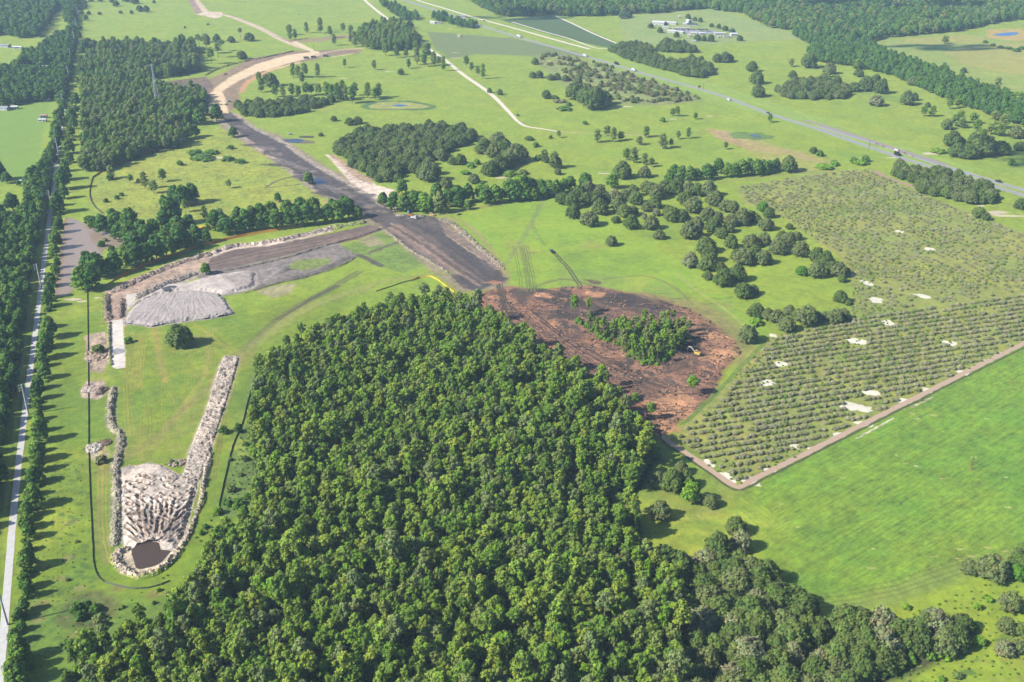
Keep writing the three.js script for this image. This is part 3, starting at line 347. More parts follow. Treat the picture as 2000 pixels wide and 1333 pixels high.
road('farm_track', 'pale track along the upper side of the dark crop field', 'track', [[1085, 31], [1120, 47], [1160, 66], [1215, 89]], 4.5, whiteSand, 0.06, 0.4);
road('orchard_lane', 'pinkish sandy lane round the near corner of the orchard', 'lane', [[1292, 846], [1302, 860], [1340, 885], [1390, 920], [1436, 951], [1442, 953], [1449, 949], [1500, 923], [1600, 873], [1700, 822], [1800, 772], [1900, 721], [2000, 671], [2090, 626]], 3.8, sandy, 0.07, 0.9);
road('farm_track', 'reddish bare track at the wood above the orchard', 'track', Z.h([[840, 0], [900, 40], [1000, 80], [1100, 110], [1185, 145]]), 6, new THREE.MeshStandardMaterial({ map: tileTex(18, [190, 158, 132], 0.3, 30), roughness: 1 }), 0.06, 0.8);
sheet('construction_road', 'dark freshly graded road from the sandy curve to the crossing', 'dirt road', P.roadtop, 0.03);
sheet('construction_pad', 'broad dark graded strip below the dirt road crossing', 'dirt yard', P.pad, 0.034);
sheet('haul_road', 'brown haul road curving left from the crossing', 'dirt road', P.branch, 0.038);
sheet('sandy_curve', 'bright sandy construction road curving at the upper left', 'dirt road', P.curve, 0.042);
sheet('gravel_pad', 'white gravel pad below the grey sand heap', 'gravel pad', P.whitepad, 0.046);
sheet('hay_field', 'bright green streaked hay field at the right', 'field', P.hay, 0.02);
// water
const water = (c, r = 0.12) => new THREE.MeshPhysicalMaterial({ color: own(...c), roughness: r, ior: 1.33 });
function pond(name, label, pts, y, m) { const l = smooth([...W(pts), W([pts[0]])[0]], 1.5), s = new THREE.Shape(l.map(([x, z]) => new THREE.Vector2(x + 0.5 * noise(x / 2, z / 2), -z + 0.5 * noise(x / 2 + 9, z / 2)))), g = new THREE.ShapeGeometry(s); g.rotateX(-Math.PI / 2); g.translate(0, y, 0); return top(new THREE.Mesh(g, m), name, label, 'pond', null, 'structure'); }
pond('pond', 'flooded grey pond beside the concrete road', P.pond, 0.06, water([180, 160, 140], 0.2));
pond('mud_pond', 'brown muddy pool at the bottom of the furrowed pit', P.mudpond, 0.22, water([92, 74, 64], 0.5));
pond('pond', 'tiny blue pond inside a grassy ring in the upper pasture', [[766, 206], [780, 204], [796, 206], [788, 208], [772, 208]], 0.06, water([96, 128, 170]));
pond('pond', 'small dark pond near the bare soil left of the highway', [[1464, 265], [1470, 262.5], [1478, 263.5], [1486, 266], [1482, 269], [1474, 267.5]], 0.06, water([92, 116, 120]));
pond('pond', 'blue pond in the yellow marsh at the top right', [[1938, 68], [1955, 65], [1985, 63], [1990, 66], [1970, 70], [1950, 70]], 0.06, water([96, 148, 205], 0.5));
pond('puddle', 'dark puddle right of the dark road', [[552, 274], [575, 271], [592, 273], [585, 279], [565, 279]], 0.06, water([84, 88, 96]));
pond('puddle', 'blue puddle on the edge of the dark haul road', Z.f([[435, 60], [480, 50], [530, 70], [545, 105], [480, 105], [450, 90]]), 0.06, water([84, 90, 104]));
// moved earth
const ridge = (v) => 1 - Math.abs(v);
const [mx, mz] = at(296, 1082);
function segDist(l, x, z) { let m = 1e9; for (let i = 1; i < l.length; i++) { const [a, b] = l[i - 1], u = l[i][0] - a, v = l[i][1] - b, t = Math.max(0, Math.min(1, ((x - a) * u + (z - b) * v) / (u * u + v * v || 1))); m = Math.min(m, Math.hypot(x - a - u * t, z - b - v * t)); } return m; }
top(earth(P.bed, 0.4, (x, z, e) => {
  const k = Math.max(0, Math.min(1, (e + noise(x / 1.5, z / 1.5)) / 1.8)); let g = 0; for (const f of FURROW) { const p = f[0], q = f[f.length - 1]; if (Math.abs(x - (p[0] + q[0]) / 2) + Math.abs(z - (p[1] + q[1]) / 2) > 26) continue; const d = segDist(f, x, z); if (d < 2.2) g += d < 0.8 ? -0.75 * (1 - d / 0.8) : 0.5 * Math.sin((d - 0.8) / 1.4 * Math.PI); }
  return k * Math.max(0.02, 0.75 + Math.max(-0.7, Math.min(1, g)) + 0.16 * noise(x / 1.1, z / 1.1) + 0.2 * noise(x / 3, z / 3));
}, [P.mudpond]), 'furrowed_pit', 'furrowed pale mud floor above the brown pool', 'pit', null, 'structure');
top(earth(P.rubble, 0.42, (x, z, e) => Math.min(1, e / 0.9) * (0.9 + 0.75 * noise(x / 2.6, z / 1.2) + 0.5 * noise(x / 0.9, z / 0.9) - Math.max(0, noise(x / 3 + 50, z / 6)) * 0.9)), 'rubble_strip', 'long pale strip of broken ground slanting to the pit', 'rubble strip', null, 'structure');
const rubbleStrip = scene.children[scene.children.length - 1], pitFloor = scene.children[scene.children.length - 2];
const [hx, hz] = at(330, 575);
top(earth(P.heap, 0.5, (x, z, e) => { const a = Math.atan2(x - hx, z - hz + 40), t = Math.max(0, Math.min(1, (e + noise(x / 1.6, z / 1.6) * 1.4 + noise(x / 5, z / 5)) / 2.6)) ** 0.8; return t * (1.5 + 0.7 * noise(x / 16, z / 11) + 0.36 * ridge(noise(a * 40, (z - hz) / 22)) + 0.36 * ridge(noise(a * 80 + 9, z / 7)) + 0.08 * noise(x / 0.9, z / 0.9)); }), 'sand_heap', 'large light grey sand heap with fine raked ridges', 'sand heap');
top(earth(P.heap2, 0.55, (x, z, e) => { const t = Math.max(0, Math.min(1, (e + noise(x / 1.6, z / 1.6) * 1.4 + noise(x / 5, z / 5)) / 3)); return t * (1.5 + 0.7 * noise(x / 16 + 5, z / 10) + 0.32 * ridge(noise((x + z * 0.5) / 1.7, (z - x * 0.2) / 12)) + 0.1 * noise(x / 0.9, z / 0.9)) * Math.min(1, 0.5 + e / 8); }), 'sand_heap', 'upper grey sand terrace behind the raked heap', 'sand heap');
top(earth(P.clearing, 0.8, (x, z, e) => { const k = Math.min(1, e / 4); return k * (0.1 + 0.55 * ridge(noise((x * 0.62 - z * 0.78) / 1.4 + noise(x / 14, z / 14), (x * 0.78 + z * 0.62) / 26)) * (0.5 + 0.5 * noise(x / 20, z / 20 + 4)) + 0.22 * noise(x / 1.7, z / 1.7) + Math.max(0, noise(x / 9 + 20, z / 6) - 0.45) * 1.6); }), 'cleared_ground', 'churned brown clearing with scorched patches beside the forest', 'clearing', null, 'structure');
top(earth([[392, 540], [470, 528], [560, 508], [650, 482], [694, 494], [684, 504], [620, 534], [560, 543], [500, 560], [480, 548]], 0.7, (x, z, e) => Math.min(1, Math.max(0, e + noise(x / 2, z / 2) * 1.5) / 2) * (0.12 + 0.42 * ridge(noise((x * 0.35 + z * 0.94) / 16, (x * 0.94 - z * 0.35) / 1.9)) * (0.5 + 0.6 * noise(x / 14, z / 9)) + 0.14 * noise(x / 1.5, z / 1.5))), 'graded_soil', 'rutted grey soil below the brown haul road', 'bare soil', null, 'structure');
// long banks of broken spoil
function bank(name, label, pts, w, h, rough, step = 0.6, category = 'spoil bank', line_ = null) {
  const l = line_ ?? smooth(W(pts), step), s = sides(l), n = 11, pos = [], tris = []; let len = 0;
  l.forEach(([x, z], i) => { if (i) len += step; const end = Math.min(1, i * step / (w * 0.4), (l.length - 1 - i) * step / (w * 0.4)), hw = w / 2 * (0.85 + 0.4 * noise(len / 4, w) + 0.2 * noise(len / 1.4, w + 3)) * (0.4 + 0.6 * end); for (let k = 0; k < n; k++) { const u = k / (n - 1) * 2 - 1, X = x + s[i][0] * u * hw, Z2 = z + s[i][1] * u * hw, lump = 0.55 * noise(X / 1.3, Z2 / 1.3) + 0.7 * noise(X / 0.75 + 9, Z2 / 0.75); pos.push([X, 0.04 + Math.max(0, (1 - Math.abs(u) ** 1.7) * end * (h * (0.85 + 0.5 * noise(len / 5, 3) + 0.25 * noise(len / 1.8, 8)) + 1.25 * rough * lump)), Z2]); } });
  for (let i = 0; i + 1 < l.length; i++) for (let k = 0; k + 1 < n; k++) { const a = i * n + k; tris.push(up(pos, [a, a + n, a + 1]), up(pos, [a + 1, a + n, a + n + 1])); }
  const [g, m] = tiled(pos, tris), o = top(new THREE.Mesh(g, m), name, label, category); clods(o, pos.filter(([, y]) => y > 0.3), l.length * step * w * (rough > 0.6 ? 1.5 : 0.6), 90 + l.length, /dark/.test(label)); return o;
}
const CLOD = [0, 1, 2].map((i) => { const g = new THREE.IcosahedronGeometry(0.42, 1), p = g.attributes.position; for (let k = 0; k < p.count; k++) { const x = p.getX(k), y = p.getY(k), z = p.getZ(k), f = 0.75 + 0.5 * Math.abs(Math.sin(x * 9 + i * 5 + y * 7) * Math.cos(z * 8 + i)); p.setXYZ(k, x * f * 1.2, y * f * 0.8, z * f); } g.computeVertexNormals(); return g; });
const clodMat = [[226, 210, 190], [196, 180, 162], [128, 112, 98], [236, 224, 206]].map((c) => std(own(...c)));
function clods(o, spots, n, seed, darker) { if (spots.length < 4) return; const r = rng(seed), q = new THREE.Object3D(), by = [[], [], [], []]; for (let i = 0; i < n; i++) { const p = spots[Math.floor(r() * spots.length)]; q.position.set(p[0] + (r() - 0.5) * 0.5, p[1] + 0.06, p[2] + (r() - 0.5) * 0.5); q.rotation.set(r() * 6, r() * 6, r() * 6); q.scale.setScalar(0.32 + r() * r() * 1.0); q.updateMatrix(); by[darker ? (r() < 0.7 ? 2 : 1) : r() < 0.2 ? 2 : Math.floor(r() * 2) * 3 % 4 === 0 ? 0 : r() < 0.5 ? 1 : 3].push(q.matrix.clone()); } by.forEach((l, k) => { if (!l.length) return; const I = new THREE.InstancedMesh(CLOD[k % 3], clodMat[k], l.length); l.forEach((m, i) => I.setMatrixAt(i, m)); I.name = 'clods'; I.userData.kind = 'stuff'; o.add(I); }); }
bank('spoil_bank', 'long lumpy spoil bank left of the furrowed pit', [[222, 756], [218, 780], [215, 802], [220, 835], [236, 852], [231, 890], [226, 920], [228, 980], [225, 1030], [224, 1068]], 5.2, 1.7, 1);
bank('spoil_bank', 'lumpy spoil bank right of the furrowed pit', [[412, 884], [404, 912], [396, 950], [392, 985], [383, 1000]], 4.4, 1.6, 1); bank('spoil_bank', 'narrow spoil bank between the pit and the forest', [[386, 996], [378, 1020], [366, 1050], [350, 1072]], 3.4, 1.3, 0.8);
bank('spoil_ring', 'broken pale spoil round the lower end of the brown pool', [[352, 1068], [340, 1088], [322, 1106], [298, 1120], [272, 1126], [248, 1117], [230, 1104], [226, 1088], [240, 1076], [256, 1070]], 6.4, 1.6, 1.6);
bank('spoil_bank', 'narrow spoil bank left of the white gravel pad', [[213, 628], [212, 660], [214, 690], [215, 716]], 3.2, 1.4, 0.7);
bank('spoil_bank', 'dark grey rubble bank at the corner left of the sand heap', [[208, 574], [206, 590], [207, 610], [210, 628]], 7.5, 2, 1.1); bank('spoil_bank', 'second dark rubble bank against the sand heap corner', [[238, 584], [236, 600], [235, 622]], 6, 1.7, 1);
bank('spoil_bank', 'long pinkish spoil bank above the brown haul road', [[214, 574], [250, 556], [300, 534], [350, 514], [400, 500], [450, 483], [520, 474], [600, 458], [640, 448], [716, 434]], 9, 1.9, 1.3, 0.8); bank('spoil_bank', 'inner spoil bank below the long pinkish one', [[262, 584], [300, 566], [345, 548], [386, 534]], 7, 2.2, 0.9, 0.8);
bank('spoil_bank', 'dark earth bank along the lower side of the haul road', [[405, 532], [470, 524], [560, 503], [640, 479], [700, 463], [744, 447]], 3, 0.9, 0.5, 0.8); bank('spoil_bank', 'low bank beside the left edge of the graded strip', [[752, 450], [775, 468], [800, 488], [850, 517], [876, 534]], 3.4, 0.8, 0.7, 0.8);
bank('spoil_bank', 'lumpy bank along the right edge of the graded strip', [[858, 428], [880, 436], [905, 456], [930, 478], [955, 500], [985, 528]], 7, 1.3, 1.2, 0.8); bank('spoil_bank', 'dark bank above the grassy field left of the graded strip', [[470, 576], [520, 560], [600, 540], [660, 522], [700, 500]], 2.6, 0.6, 0.5, 0.8);
bank('spoil_bank', 'dark brush bank along the sandy curve', [[400, 148], [425, 135], [470, 122], [520, 112], [575, 100]], 6, 1.6, 1.4, 1);
function spotsOf(o) { const p = o.geometry.attributes.position, l = []; for (let i = 0; i < p.count; i += 3) if (p.getY(i) > 0.3) l.push([p.getX(i), p.getY(i), p.getZ(i)]); return l; }
clods(rubbleStrip, spotsOf(rubbleStrip), 1500, 7, false); clods(pitFloor, spotsOf(pitFloor), 110, 8, false);
// heaps of brush and rubble on the pasture
function pile(label, px, py, rx, rz, h, seed, cols) {
  const [x, z] = at(px, py), g = grp(x, z), r = rng(seed); top(g, 'rubble_pile', label, 'rubble pile');
  const pos = [], tris = [], n = 26; for (let j = 0; j <= n; j++) for (let i = 0; i <= n; i++) { const u = i / n * 2 - 1, v = j / n * 2 - 1, d = Math.hypot(u, v), k = Math.max(0, 1 - d * d * (1 + 0.5 * noise(u * 2 + seed, v * 2))); pos.push([u * rx, -0.05 + k * h * 1.35 * (0.5 + 0.7 * noise(u * 4 + seed, v * 4)) + k * 0.7 * noise(u * 9, v * 9 + seed), v * rz]); }
  for (let j = 0; j < n; j++) for (let i = 0; i < n; i++) { const a = j * (n + 1) + i; tris.push(a, a + n + 1, a + 1, a + 1, a + n + 1, a + n + 2); }
  part(g, 'mound', geom(pos.flat(), tris), std(own(...cols[0])));
  const logs = [], rocks = []; for (let i = 0; i < 60; i++) { const a = r() * 6.28, d = Math.sqrt(r()) * 0.95, X = Math.cos(a) * rx * d, Z2 = Math.sin(a) * rz * d, y = h * 0.6 * (1 - d) + 0.3, q = r() * 6.28, L = 1.2 + r() * 2.6; logs.push(limb(V(X, y, Z2), V(X + Math.cos(q) * L, y + (r() - 0.4) * 0.9, Z2 + Math.sin(q) * L), 0.16, 0.07)); const k = new THREE.IcosahedronGeometry(0.4 + r() * 0.8, 0); k.rotateX(r() * 6); k.scale(1, 0.7, 1.2); k.translate(Math.cos(a * 2) * rx * d, y * 0.8, Math.sin(a * 2) * rz * d); rocks.push(k); }
  part(g, 'branches', mergeGeometries(logs), std(own(...cols[1]))).userData.kind = 'stuff'; part(g, 'rocks', mergeGeometries(rocks), std(own(...cols[2]), { flatShading: true })).userData.kind = 'stuff';
}
pile('largest brush and rubble pile crossed by the black fence', 188, 694, 7.5, 11, 1.7, 1, [[188, 160, 136], [96, 76, 62], [214, 192, 170]]);
pile('pale rubble pile on the pasture below the largest brush pile', 182, 762, 7.5, 5, 1.7, 2, [[206, 184, 168], [140, 116, 100], [224, 206, 192]]); pile('brown brush heap right beside the pale rubble pile', 198, 764, 2.6, 5.5, 2, 3, [[120, 98, 84], [96, 78, 66], [140, 118, 100]]);
pile('smallest whitish rubble pile by the black fence', 182, 876, 4.5, 5, 1.7, 4, [[222, 212, 190], [150, 128, 106], [236, 228, 212]]); pile('brown brush heap beside the smallest rubble pile', 204, 866, 3.6, 2.8, 1.6, 5, [[128, 104, 84], [100, 80, 66], [150, 130, 108]]);
pile('brush heap at the top right of the furrowed pit', 345, 905, 5, 3.4, 1, 6, [[140, 116, 100], [110, 90, 76], [190, 170, 150]]); pile('sandy mound among the spoil right of the inner bank', 346, 545, 7, 5, 2.6, 7, [[196, 170, 146], [150, 128, 110], [206, 186, 166]]); pile('pale rock pile at the dirt road crossing beside the hedgerow', 782, 422, 4, 2.2, 1.4, 8, [[186, 172, 166], [120, 100, 90], [198, 182, 176]]); pile('tan brush heap at the hedgerow right of the crossing', 844, 421, 2.6, 2, 1.8, 9, [[212, 170, 120], [150, 110, 80], [222, 186, 140]]); pile('dark brush heap behind the parked machines at the crossing', 822, 423, 3, 2, 1.3, 10, [[150, 138, 132], [96, 80, 76], [170, 156, 150]]);
pile('dark stump heap among the tracks of the clearing', 1243, 749, 3.4, 1.8, 1, 11, [[64, 54, 52], [56, 46, 42], [76, 64, 60]]); pile('dark brush heap right of the upper puddle', 598, 268, 9, 4, 1.2, 12, [[96, 92, 80], [84, 74, 62], [110, 104, 90]]);
{ // roots, bark and stumps littering the cleared ground
  const r = rng(44), C = W(P.clearing), I0 = [[1114, 628], [1165, 664], [1218, 700], [1284, 718], [1348, 668], [1340, 640], [1200, 656]], g = new THREE.CylinderGeometry(0.12, 0.2, 1.6, 5); g.rotateZ(Math.PI / 2); const k = new THREE.IcosahedronGeometry(0.4, 0); void I0;
  const G = new THREE.Group(), q = new THREE.Object3D(); for (const [geo, n, c] of [[g, 900, [84, 70, 62]], [g, 500, [170, 136, 110]], [k, 900, [78, 66, 60]], [k, 400, [196, 148, 112]]]) { const l = []; for (let i = 0; l.length < n && i < n * 6; i++) { const x = 925 + r() * 525, y = 562 + r() * 296, p = at(x, y); if (inside(C, p[0], p[1]) && noise(p[0] / 11, p[1] / 11) > -0.1) { q.position.set(p[0], 0.45, p[1]); q.rotation.set((r() - 0.5) * 0.5, r() * 6.28, (r() - 0.5) * 0.5); q.scale.setScalar(0.6 + r() * r() * 2.2); q.updateMatrix(); l.push(q.matrix.clone()); } } const I = new THREE.InstancedMesh(geo, std(own(...c)), l.length); l.forEach((m, i) => I.setMatrixAt(i, m)); I.name = 'litter'; G.add(I); }
  top(G, 'brush_litter', 'roots and wood scraps scattered over the brown clearing', 'debris', null, 'stuff');
}
{ // fair weather clouds above the frame; their shadows lie on the far fields
  const r = rng(9); for (const [px, py, w, d, label] of [[1850, 94, 100, 24, 'small cloud over the far marsh, above the picture'], [1030, 34, 100, 30, 'small cloud over the dark crop field, above the picture'], [1760, 20, 190, 70, 'small cloud over the far woods, above the picture'], [2005, 312, 40, 26, 'small cloud over the right edge, above the picture']]) {
    const [x, z] = at(px, py), t = 900 / SUN.y, gs = []; for (let i = 0; i < 22; i++) { const a = r() * 6.28, q = Math.sqrt(r()) * 1.1, s = 0.06 + 0.22 * r(), k = new THREE.IcosahedronGeometry(1, 2); k.scale(w * s, 10 + 8 * r(), d * s); k.translate(Math.cos(a) * q * w, r() * 18, Math.sin(a) * q * d); gs.push(k); }
    const o = new THREE.Mesh(mergeGeometries(gs), std(new THREE.Color(0.85, 0.85, 0.86), { roughness: 1 })); o.position.set(x + SUN.x * t, SUN.y * t, z + SUN.z * t); top(o, 'cloud', label, 'cloud', null, 'stuff');
  }
}
// ---------------------------------------------------------------- trees: leaf clumps round limbs on tapered trunks
function leafSoup() { return { p: [], n: [], c: [], i: [] }; }
const ICO = (() => { const g = new THREE.IcosahedronGeometry(1, 0), a = g.attributes.position, l = []; for (let i = 0; i < a.count; i++) l.push([a.getX(i), a.getY(i), a.getZ(i)]); return l; })();
// one clump: an inner mass and many small tilted leaf sprays on its outside
function clump(s, r, x, y, z, rx, ry, cards, size, tint, core = 0.72) {
  const q = 1 + (r() - 0.5) * 0.3, base = s.p.length / 3, h = [q * tint[0], q * tint[1], q * tint[2]], j = ICO.map(() => 0);
  if (core) { const rot = r() * 6, cs = Math.cos(rot), sn = Math.sin(rot); ICO.forEach(([a, b, c], k) => { const w = 0.85 + 0.3 * Math.abs(Math.sin(a * 12.9 + b * 78.2 + c * 37.7 + x)); s.p.push(x + (a * cs - c * sn) * rx * core * w, y + b * ry * core * w, z + (a * sn + c * cs) * rx * core * w); s.n.push(a * cs - c * sn, b, a * sn + c * cs); s.c.push(h[0] * 0.95, h[1] * 0.95, h[2] * 0.95); s.i.push(base + k); }); }
  for (let k = 0; k < cards; k++) {
    const u = r() * 2 - 0.75, t = r() * 6.2832, cy = Math.min(1, u), sy = Math.sqrt(Math.max(0, 1 - cy * cy)), d = V(Math.cos(t) * sy, cy, Math.sin(t) * sy), f = 0.8 + 0.35 * r();
    const n = V(d.x + (r() - 0.5) * 1.5, d.y + (r() - 0.5) * 1.3 + 0.15, d.z + (r() - 0.5) * 1.5).normalize(); if (n.dot(d) < 0.1) n.add(d).normalize();
    const a = V(r() - 0.5, r() - 0.5, r() - 0.5).cross(n).normalize(), b = n.clone().cross(a), w = size * (0.6 + 0.8 * r()), l = size * (0.6 + 0.9 * r()), o = V(x + d.x * rx * f, y + d.y * ry * f, z + d.z * rx * f), m = n.clone().multiplyScalar(0.65).addScaledVector(d, 0.45).normalize(), g = 0.78 + 0.44 * r(), v = s.p.length / 3;
    for (const [e, c, k2] of [[-0.5, -0.3 - r() * 0.3, 0], [0.5, -0.5 + r() * 0.2, 0.12], [0.35 + r() * 0.2, 0.5, 0], [-0.4 - r() * 0.2, 0.35 + r() * 0.3, -0.12]]) { s.p.push(o.x + a.x * e * w + b.x * c * l + n.x * k2 * w, o.y + a.y * e * w + b.y * c * l + n.y * k2 * w, o.z + a.z * e * w + b.z * c * l + n.z * k2 * w); s.n.push(m.x, m.y, m.z); s.c.push(h[0] * g * (0.92 + 0.16 * r()), h[1] * g, h[2] * g); }
    s.i.push(v, v + 1, v + 2, v, v + 2, v + 3);
  }
}
const soupGeo = (s) => geom(s.p, s.i, null, s.n, s.c);
function limb(a, b, ra, rb, sides = 5) { const d = b.clone().sub(a), g = new THREE.CylinderGeometry(rb, ra, d.length(), sides, 1, true); g.applyQuaternion(new THREE.Quaternion().setFromUnitVectors(V(0, 1, 0), d.normalize())); g.translate((a.x + b.x) / 2, (a.y + b.y) / 2, (a.z + b.z) / 2); return g; }
const TINT = (r, w = 0.16) => [1 + (r() - 0.5) * w * 1.4, 1 + (r() - 0.5) * w, 1 + (r() - 0.5) * w * 1.2];
function pineProto(seed, H, R, lo, n) {
  const r = rng(seed), s = leafSoup(), tr = [], lean = V((r() - 0.5) * 0.9, 0, (r() - 0.5) * 0.9), axis = (h) => V(lean.x * h / H, h, lean.z * h / H);
  tr.push(limb(V(0, -0.4, 0), axis(H * 0.55), 0.3, 0.2, 6), limb(axis(H * 0.55), axis(H * 0.97), 0.2, 0.07));
  for (let i = 0; i < n; i++) {
    const t = (i + r() * 0.8) / n, h = H * (lo + (0.98 - lo) * t), rad = R * (0.35 + 0.65 * r()) * Math.min(1, 0.7 + 1.2 * t) * (1 - t ** 6 * 0.7), a = i * 2.4 + r() * 1.4, c = axis(h).add(V(Math.cos(a) * rad, rad * 0.12, Math.sin(a) * rad)), q = (0.7 + 0.55 * r()) * R / 3;
    tr.push(limb(axis(h - 0.9), c, 0.08, 0.03, 4)); clump(s, r, c.x, c.y, c.z, q * 1.12, q * 0.82, 26, 0.46 * R / 3 + 0.08, TINT(r, 0.16), 0.6);
  }
  clump(s, r, axis(H).x, H * 0.985, axis(H).z, R * 0.3, R * 0.3, 24, 0.5, TINT(r));
  return { trunk: mergeGeometries(tr), crown: soupGeo(s), w: R * 2.3, h: H };
}
function domeProto(seed, Wd, H, low, n, cs, shape = 1) {                          // broad crowns: live oaks, hedgerow trees, shrubs
  const r = rng(seed), s = leafSoup(), tr = [], R = Wd / 2, lobes = Array.from({ length: 7 }, () => [r() * 6.28, 0.62 + r() * 0.6]), out = (a) => { let w = 0, t = 0; for (const [b, v] of lobes) { const k = Math.exp(-2.2 * (1 - Math.cos(a - b))); w += k; t += k * v; } return t / w; };
  tr.push(limb(V(0, -0.4, 0), V(0, H * 0.4, 0), Wd * 0.035, Wd * 0.028, 6));
  clump(s, r, 0, low + (H - low) * 0.42, 0, R * 0.62, (H - low) * 0.4, 0, 1, [0.9, 0.9, 0.9], 1);
  for (let i = 0; i < n; i++) {
    const u = (i + 0.5) / n, a = i * 2.39996 + r() * 0.5, el = Math.asin(Math.min(1, u ** shape)) , k = out(a), rr = R * k * Math.cos(el) * (0.78 + 0.24 * r()) * 0.88, y = low + (H - low) * (0.1 + 0.8 * Math.sin(el) * (0.8 + 0.25 * r())), q = Wd * (0.08 + 0.1 * r() * r() + 0.02 * r());
    clump(s, r, Math.cos(a) * rr, y, Math.sin(a) * rr, q, q * 0.85, 28, cs, TINT(r, 0.18), 0.7);
    if (i % 6 === 0) tr.push(limb(V(0, H * 0.2, 0), V(Math.cos(a) * rr * 0.9, y, Math.sin(a) * rr * 0.9), Wd * 0.016, 0.05, 4));
  }
  return { trunk: mergeGeometries(tr), crown: soupGeo(s), w: Wd, h: H };
}
const PROTO = {
  pine: [0, 1, 2, 3, 4, 5, 6, 7, 8].map((i) => pineProto(100 + i, 15.5 + (i % 3) * 1.4, 2.7 + (i % 4) * 0.3, [0.5, 0.6, 0.44, 0.55, 0.66, 0.48, 0.22, 0.3, 0.16][i], [30, 24, 34, 26, 20, 32, 42, 40, 46][i])),
  oak: [0, 1, 2, 3, 4].map((i) => domeProto(200 + i, 14, 10.2 + (i % 3), 1.1, 60 + i * 4, 0.72, 0.9)),
  tree: [0, 1, 2, 3].map((i) => domeProto(300 + i, 10, 11.5 + i * 0.6, 1.3, 44, 0.85, 0.75)),
  bush: [0, 1, 2].map((i) => domeProto(400 + i, 4.2, 2.7 + i * 0.25, 0.2, 15, 0.62, 0.8)),
  citrus: [0, 1, 2, 3].map((i) => domeProto(500 + i, 4.4, 2.1 + i * 0.2, 0.1, 20, 0.5, 0.8)),
};
const LEAF = {                                                                 // colours of foliage as they show in the sun
  pine: [[134, 164, 54], [120, 156, 48], [146, 174, 62], [142, 162, 76], [130, 172, 38], [152, 172, 56], [106, 138, 50], [136, 154, 88]],
  oak: [[116, 138, 64], [102, 126, 56], [126, 140, 80], [150, 156, 108], [104, 154, 44]],
  tree: [[106, 148, 52], [92, 136, 50], [122, 158, 58], [138, 152, 80], [128, 170, 46]],
  bush: [[112, 154, 48], [98, 140, 44], [130, 148, 72], [154, 152, 100], [134, 174, 46]],
  citrus: [[178, 180, 128], [168, 174, 116], [186, 184, 142], [156, 176, 90]],
};
const LK = KA * 0.69, leafMat = {};
for (const k in LEAF) leafMat[k] = LEAF[k].map((c) => new THREE.MeshPhysicalMaterial({ color: own(...c, LK), vertexColors: true, roughness: 0.95, specularIntensity: 0.25, transmission: 0.3, thickness: 0 }));
const bark = std(own(150, 132, 110), { roughness: 0.95 }), greyBark = std(own(128, 120, 108), { roughness: 0.95 });
for (const k in PROTO) for (const p of PROTO[k]) p.all = null;
const TITLE = { pine: ['pine_tree', 'pine'], oak: ['oak_tree', 'oak tree'], tree: ['leafy_tree', 'tree'], bush: ['bush', 'bush'], citrus: ['orchard_shrub', 'orchard shrub'] };
const want = { pine: [], oak: [], tree: [], bush: [], citrus: [] };
// ask for trees: list of [x px, y px of the foot, crown width px, tint]
function stand(kind, where, group, list, o = {}) {
  const r = rng(where.length * 97 + list.length * 13 + (o.seed ?? 0)), got = [];
  for (const [px0, py, w0, tint] of list) {
    const px = px0 + (o.wild ? (r() - 0.5) * w0 * 0.5 : 0), w = w0 && o.wild ? w0 * (0.6 + 0.75 * r()) : w0;
    const [x, z, d] = at(px, py), nv = PROTO[kind].length, v = kind === 'pine' ? (o.pal || (o.tall ?? 1) < 0.8 ? 6 + Math.floor(r() * 3) : Math.floor(r() * 6.6)) : Math.floor(r() * nv), wm = w ? w * d / FOCAL * (kind === 'oak' ? 1.1 : 1) : PROTO[kind][v].w * (0.8 + 0.4 * r());
    const t = tint ?? (o.tints ? o.tints[Math.floor(r() * o.tints.length)] : Math.floor(r() * 3)), s = wm / PROTO[kind][v].w;
    got.push({ kind, x, z, v, s, sy: (o.tall ?? 1) * (kind === 'pine' ? Math.max(s, 0.55) ** 0.6 * (0.78 + 0.34 * r()) : s * (0.88 + 0.24 * r())), t, turn: r() * 6.28, where, group, px: wm / d * (o.rank ?? 1), sx: px, sy2: py, one: o.label, pal: o.pal });
  }
  want[kind].push(...got); return got;
}
// the same, spread over an outline, spacing in metres
function spread(kind, where, group, ptsPx, gap, o = {}) {
  const pl = W(ptsPx), r = rng(where.length * 31 + ptsPx.length * 7 + Math.round(gap * 10)); let X0 = 1e9, X1 = -1e9, Z0 = 1e9, Z1 = -1e9; for (const [x, z] of pl) { X0 = Math.min(X0, x); X1 = Math.max(X1, x); Z0 = Math.min(Z0, z); Z1 = Math.max(Z1, z); }
  const list = [], g2 = gap * (o.deep ?? 1); let row = 0;
  for (let z = Z0; z < Z1; z += g2, row++) for (let x = X0 + (row & 1) * gap / 2; x < X1; x += gap) { const a = x + (r() - 0.5) * gap * 0.75, b = z + (r() - 0.5) * g2 * 0.75, q = r(); if (!inside(pl, a, b)) continue; if (o.gaps && noise(a / o.gaps, b / o.gaps + 17) > (o.open ?? 0.45)) continue; if (o.keep && q > o.keep) continue; if (o.avoid && o.avoid.some((h) => inside(h, a, b))) continue; const s = seen(a, 0, b); if (s[0] < -60 || s[0] > 2060 || s[1] > 1460 || s[1] < -40) continue; const m = (o.size ?? gap * 1.15) * (0.75 + 0.5 * r()); list.push([s[0], s[1], m * FOCAL / s[2]]); }
  return stand(kind, where, group, list, o);
}
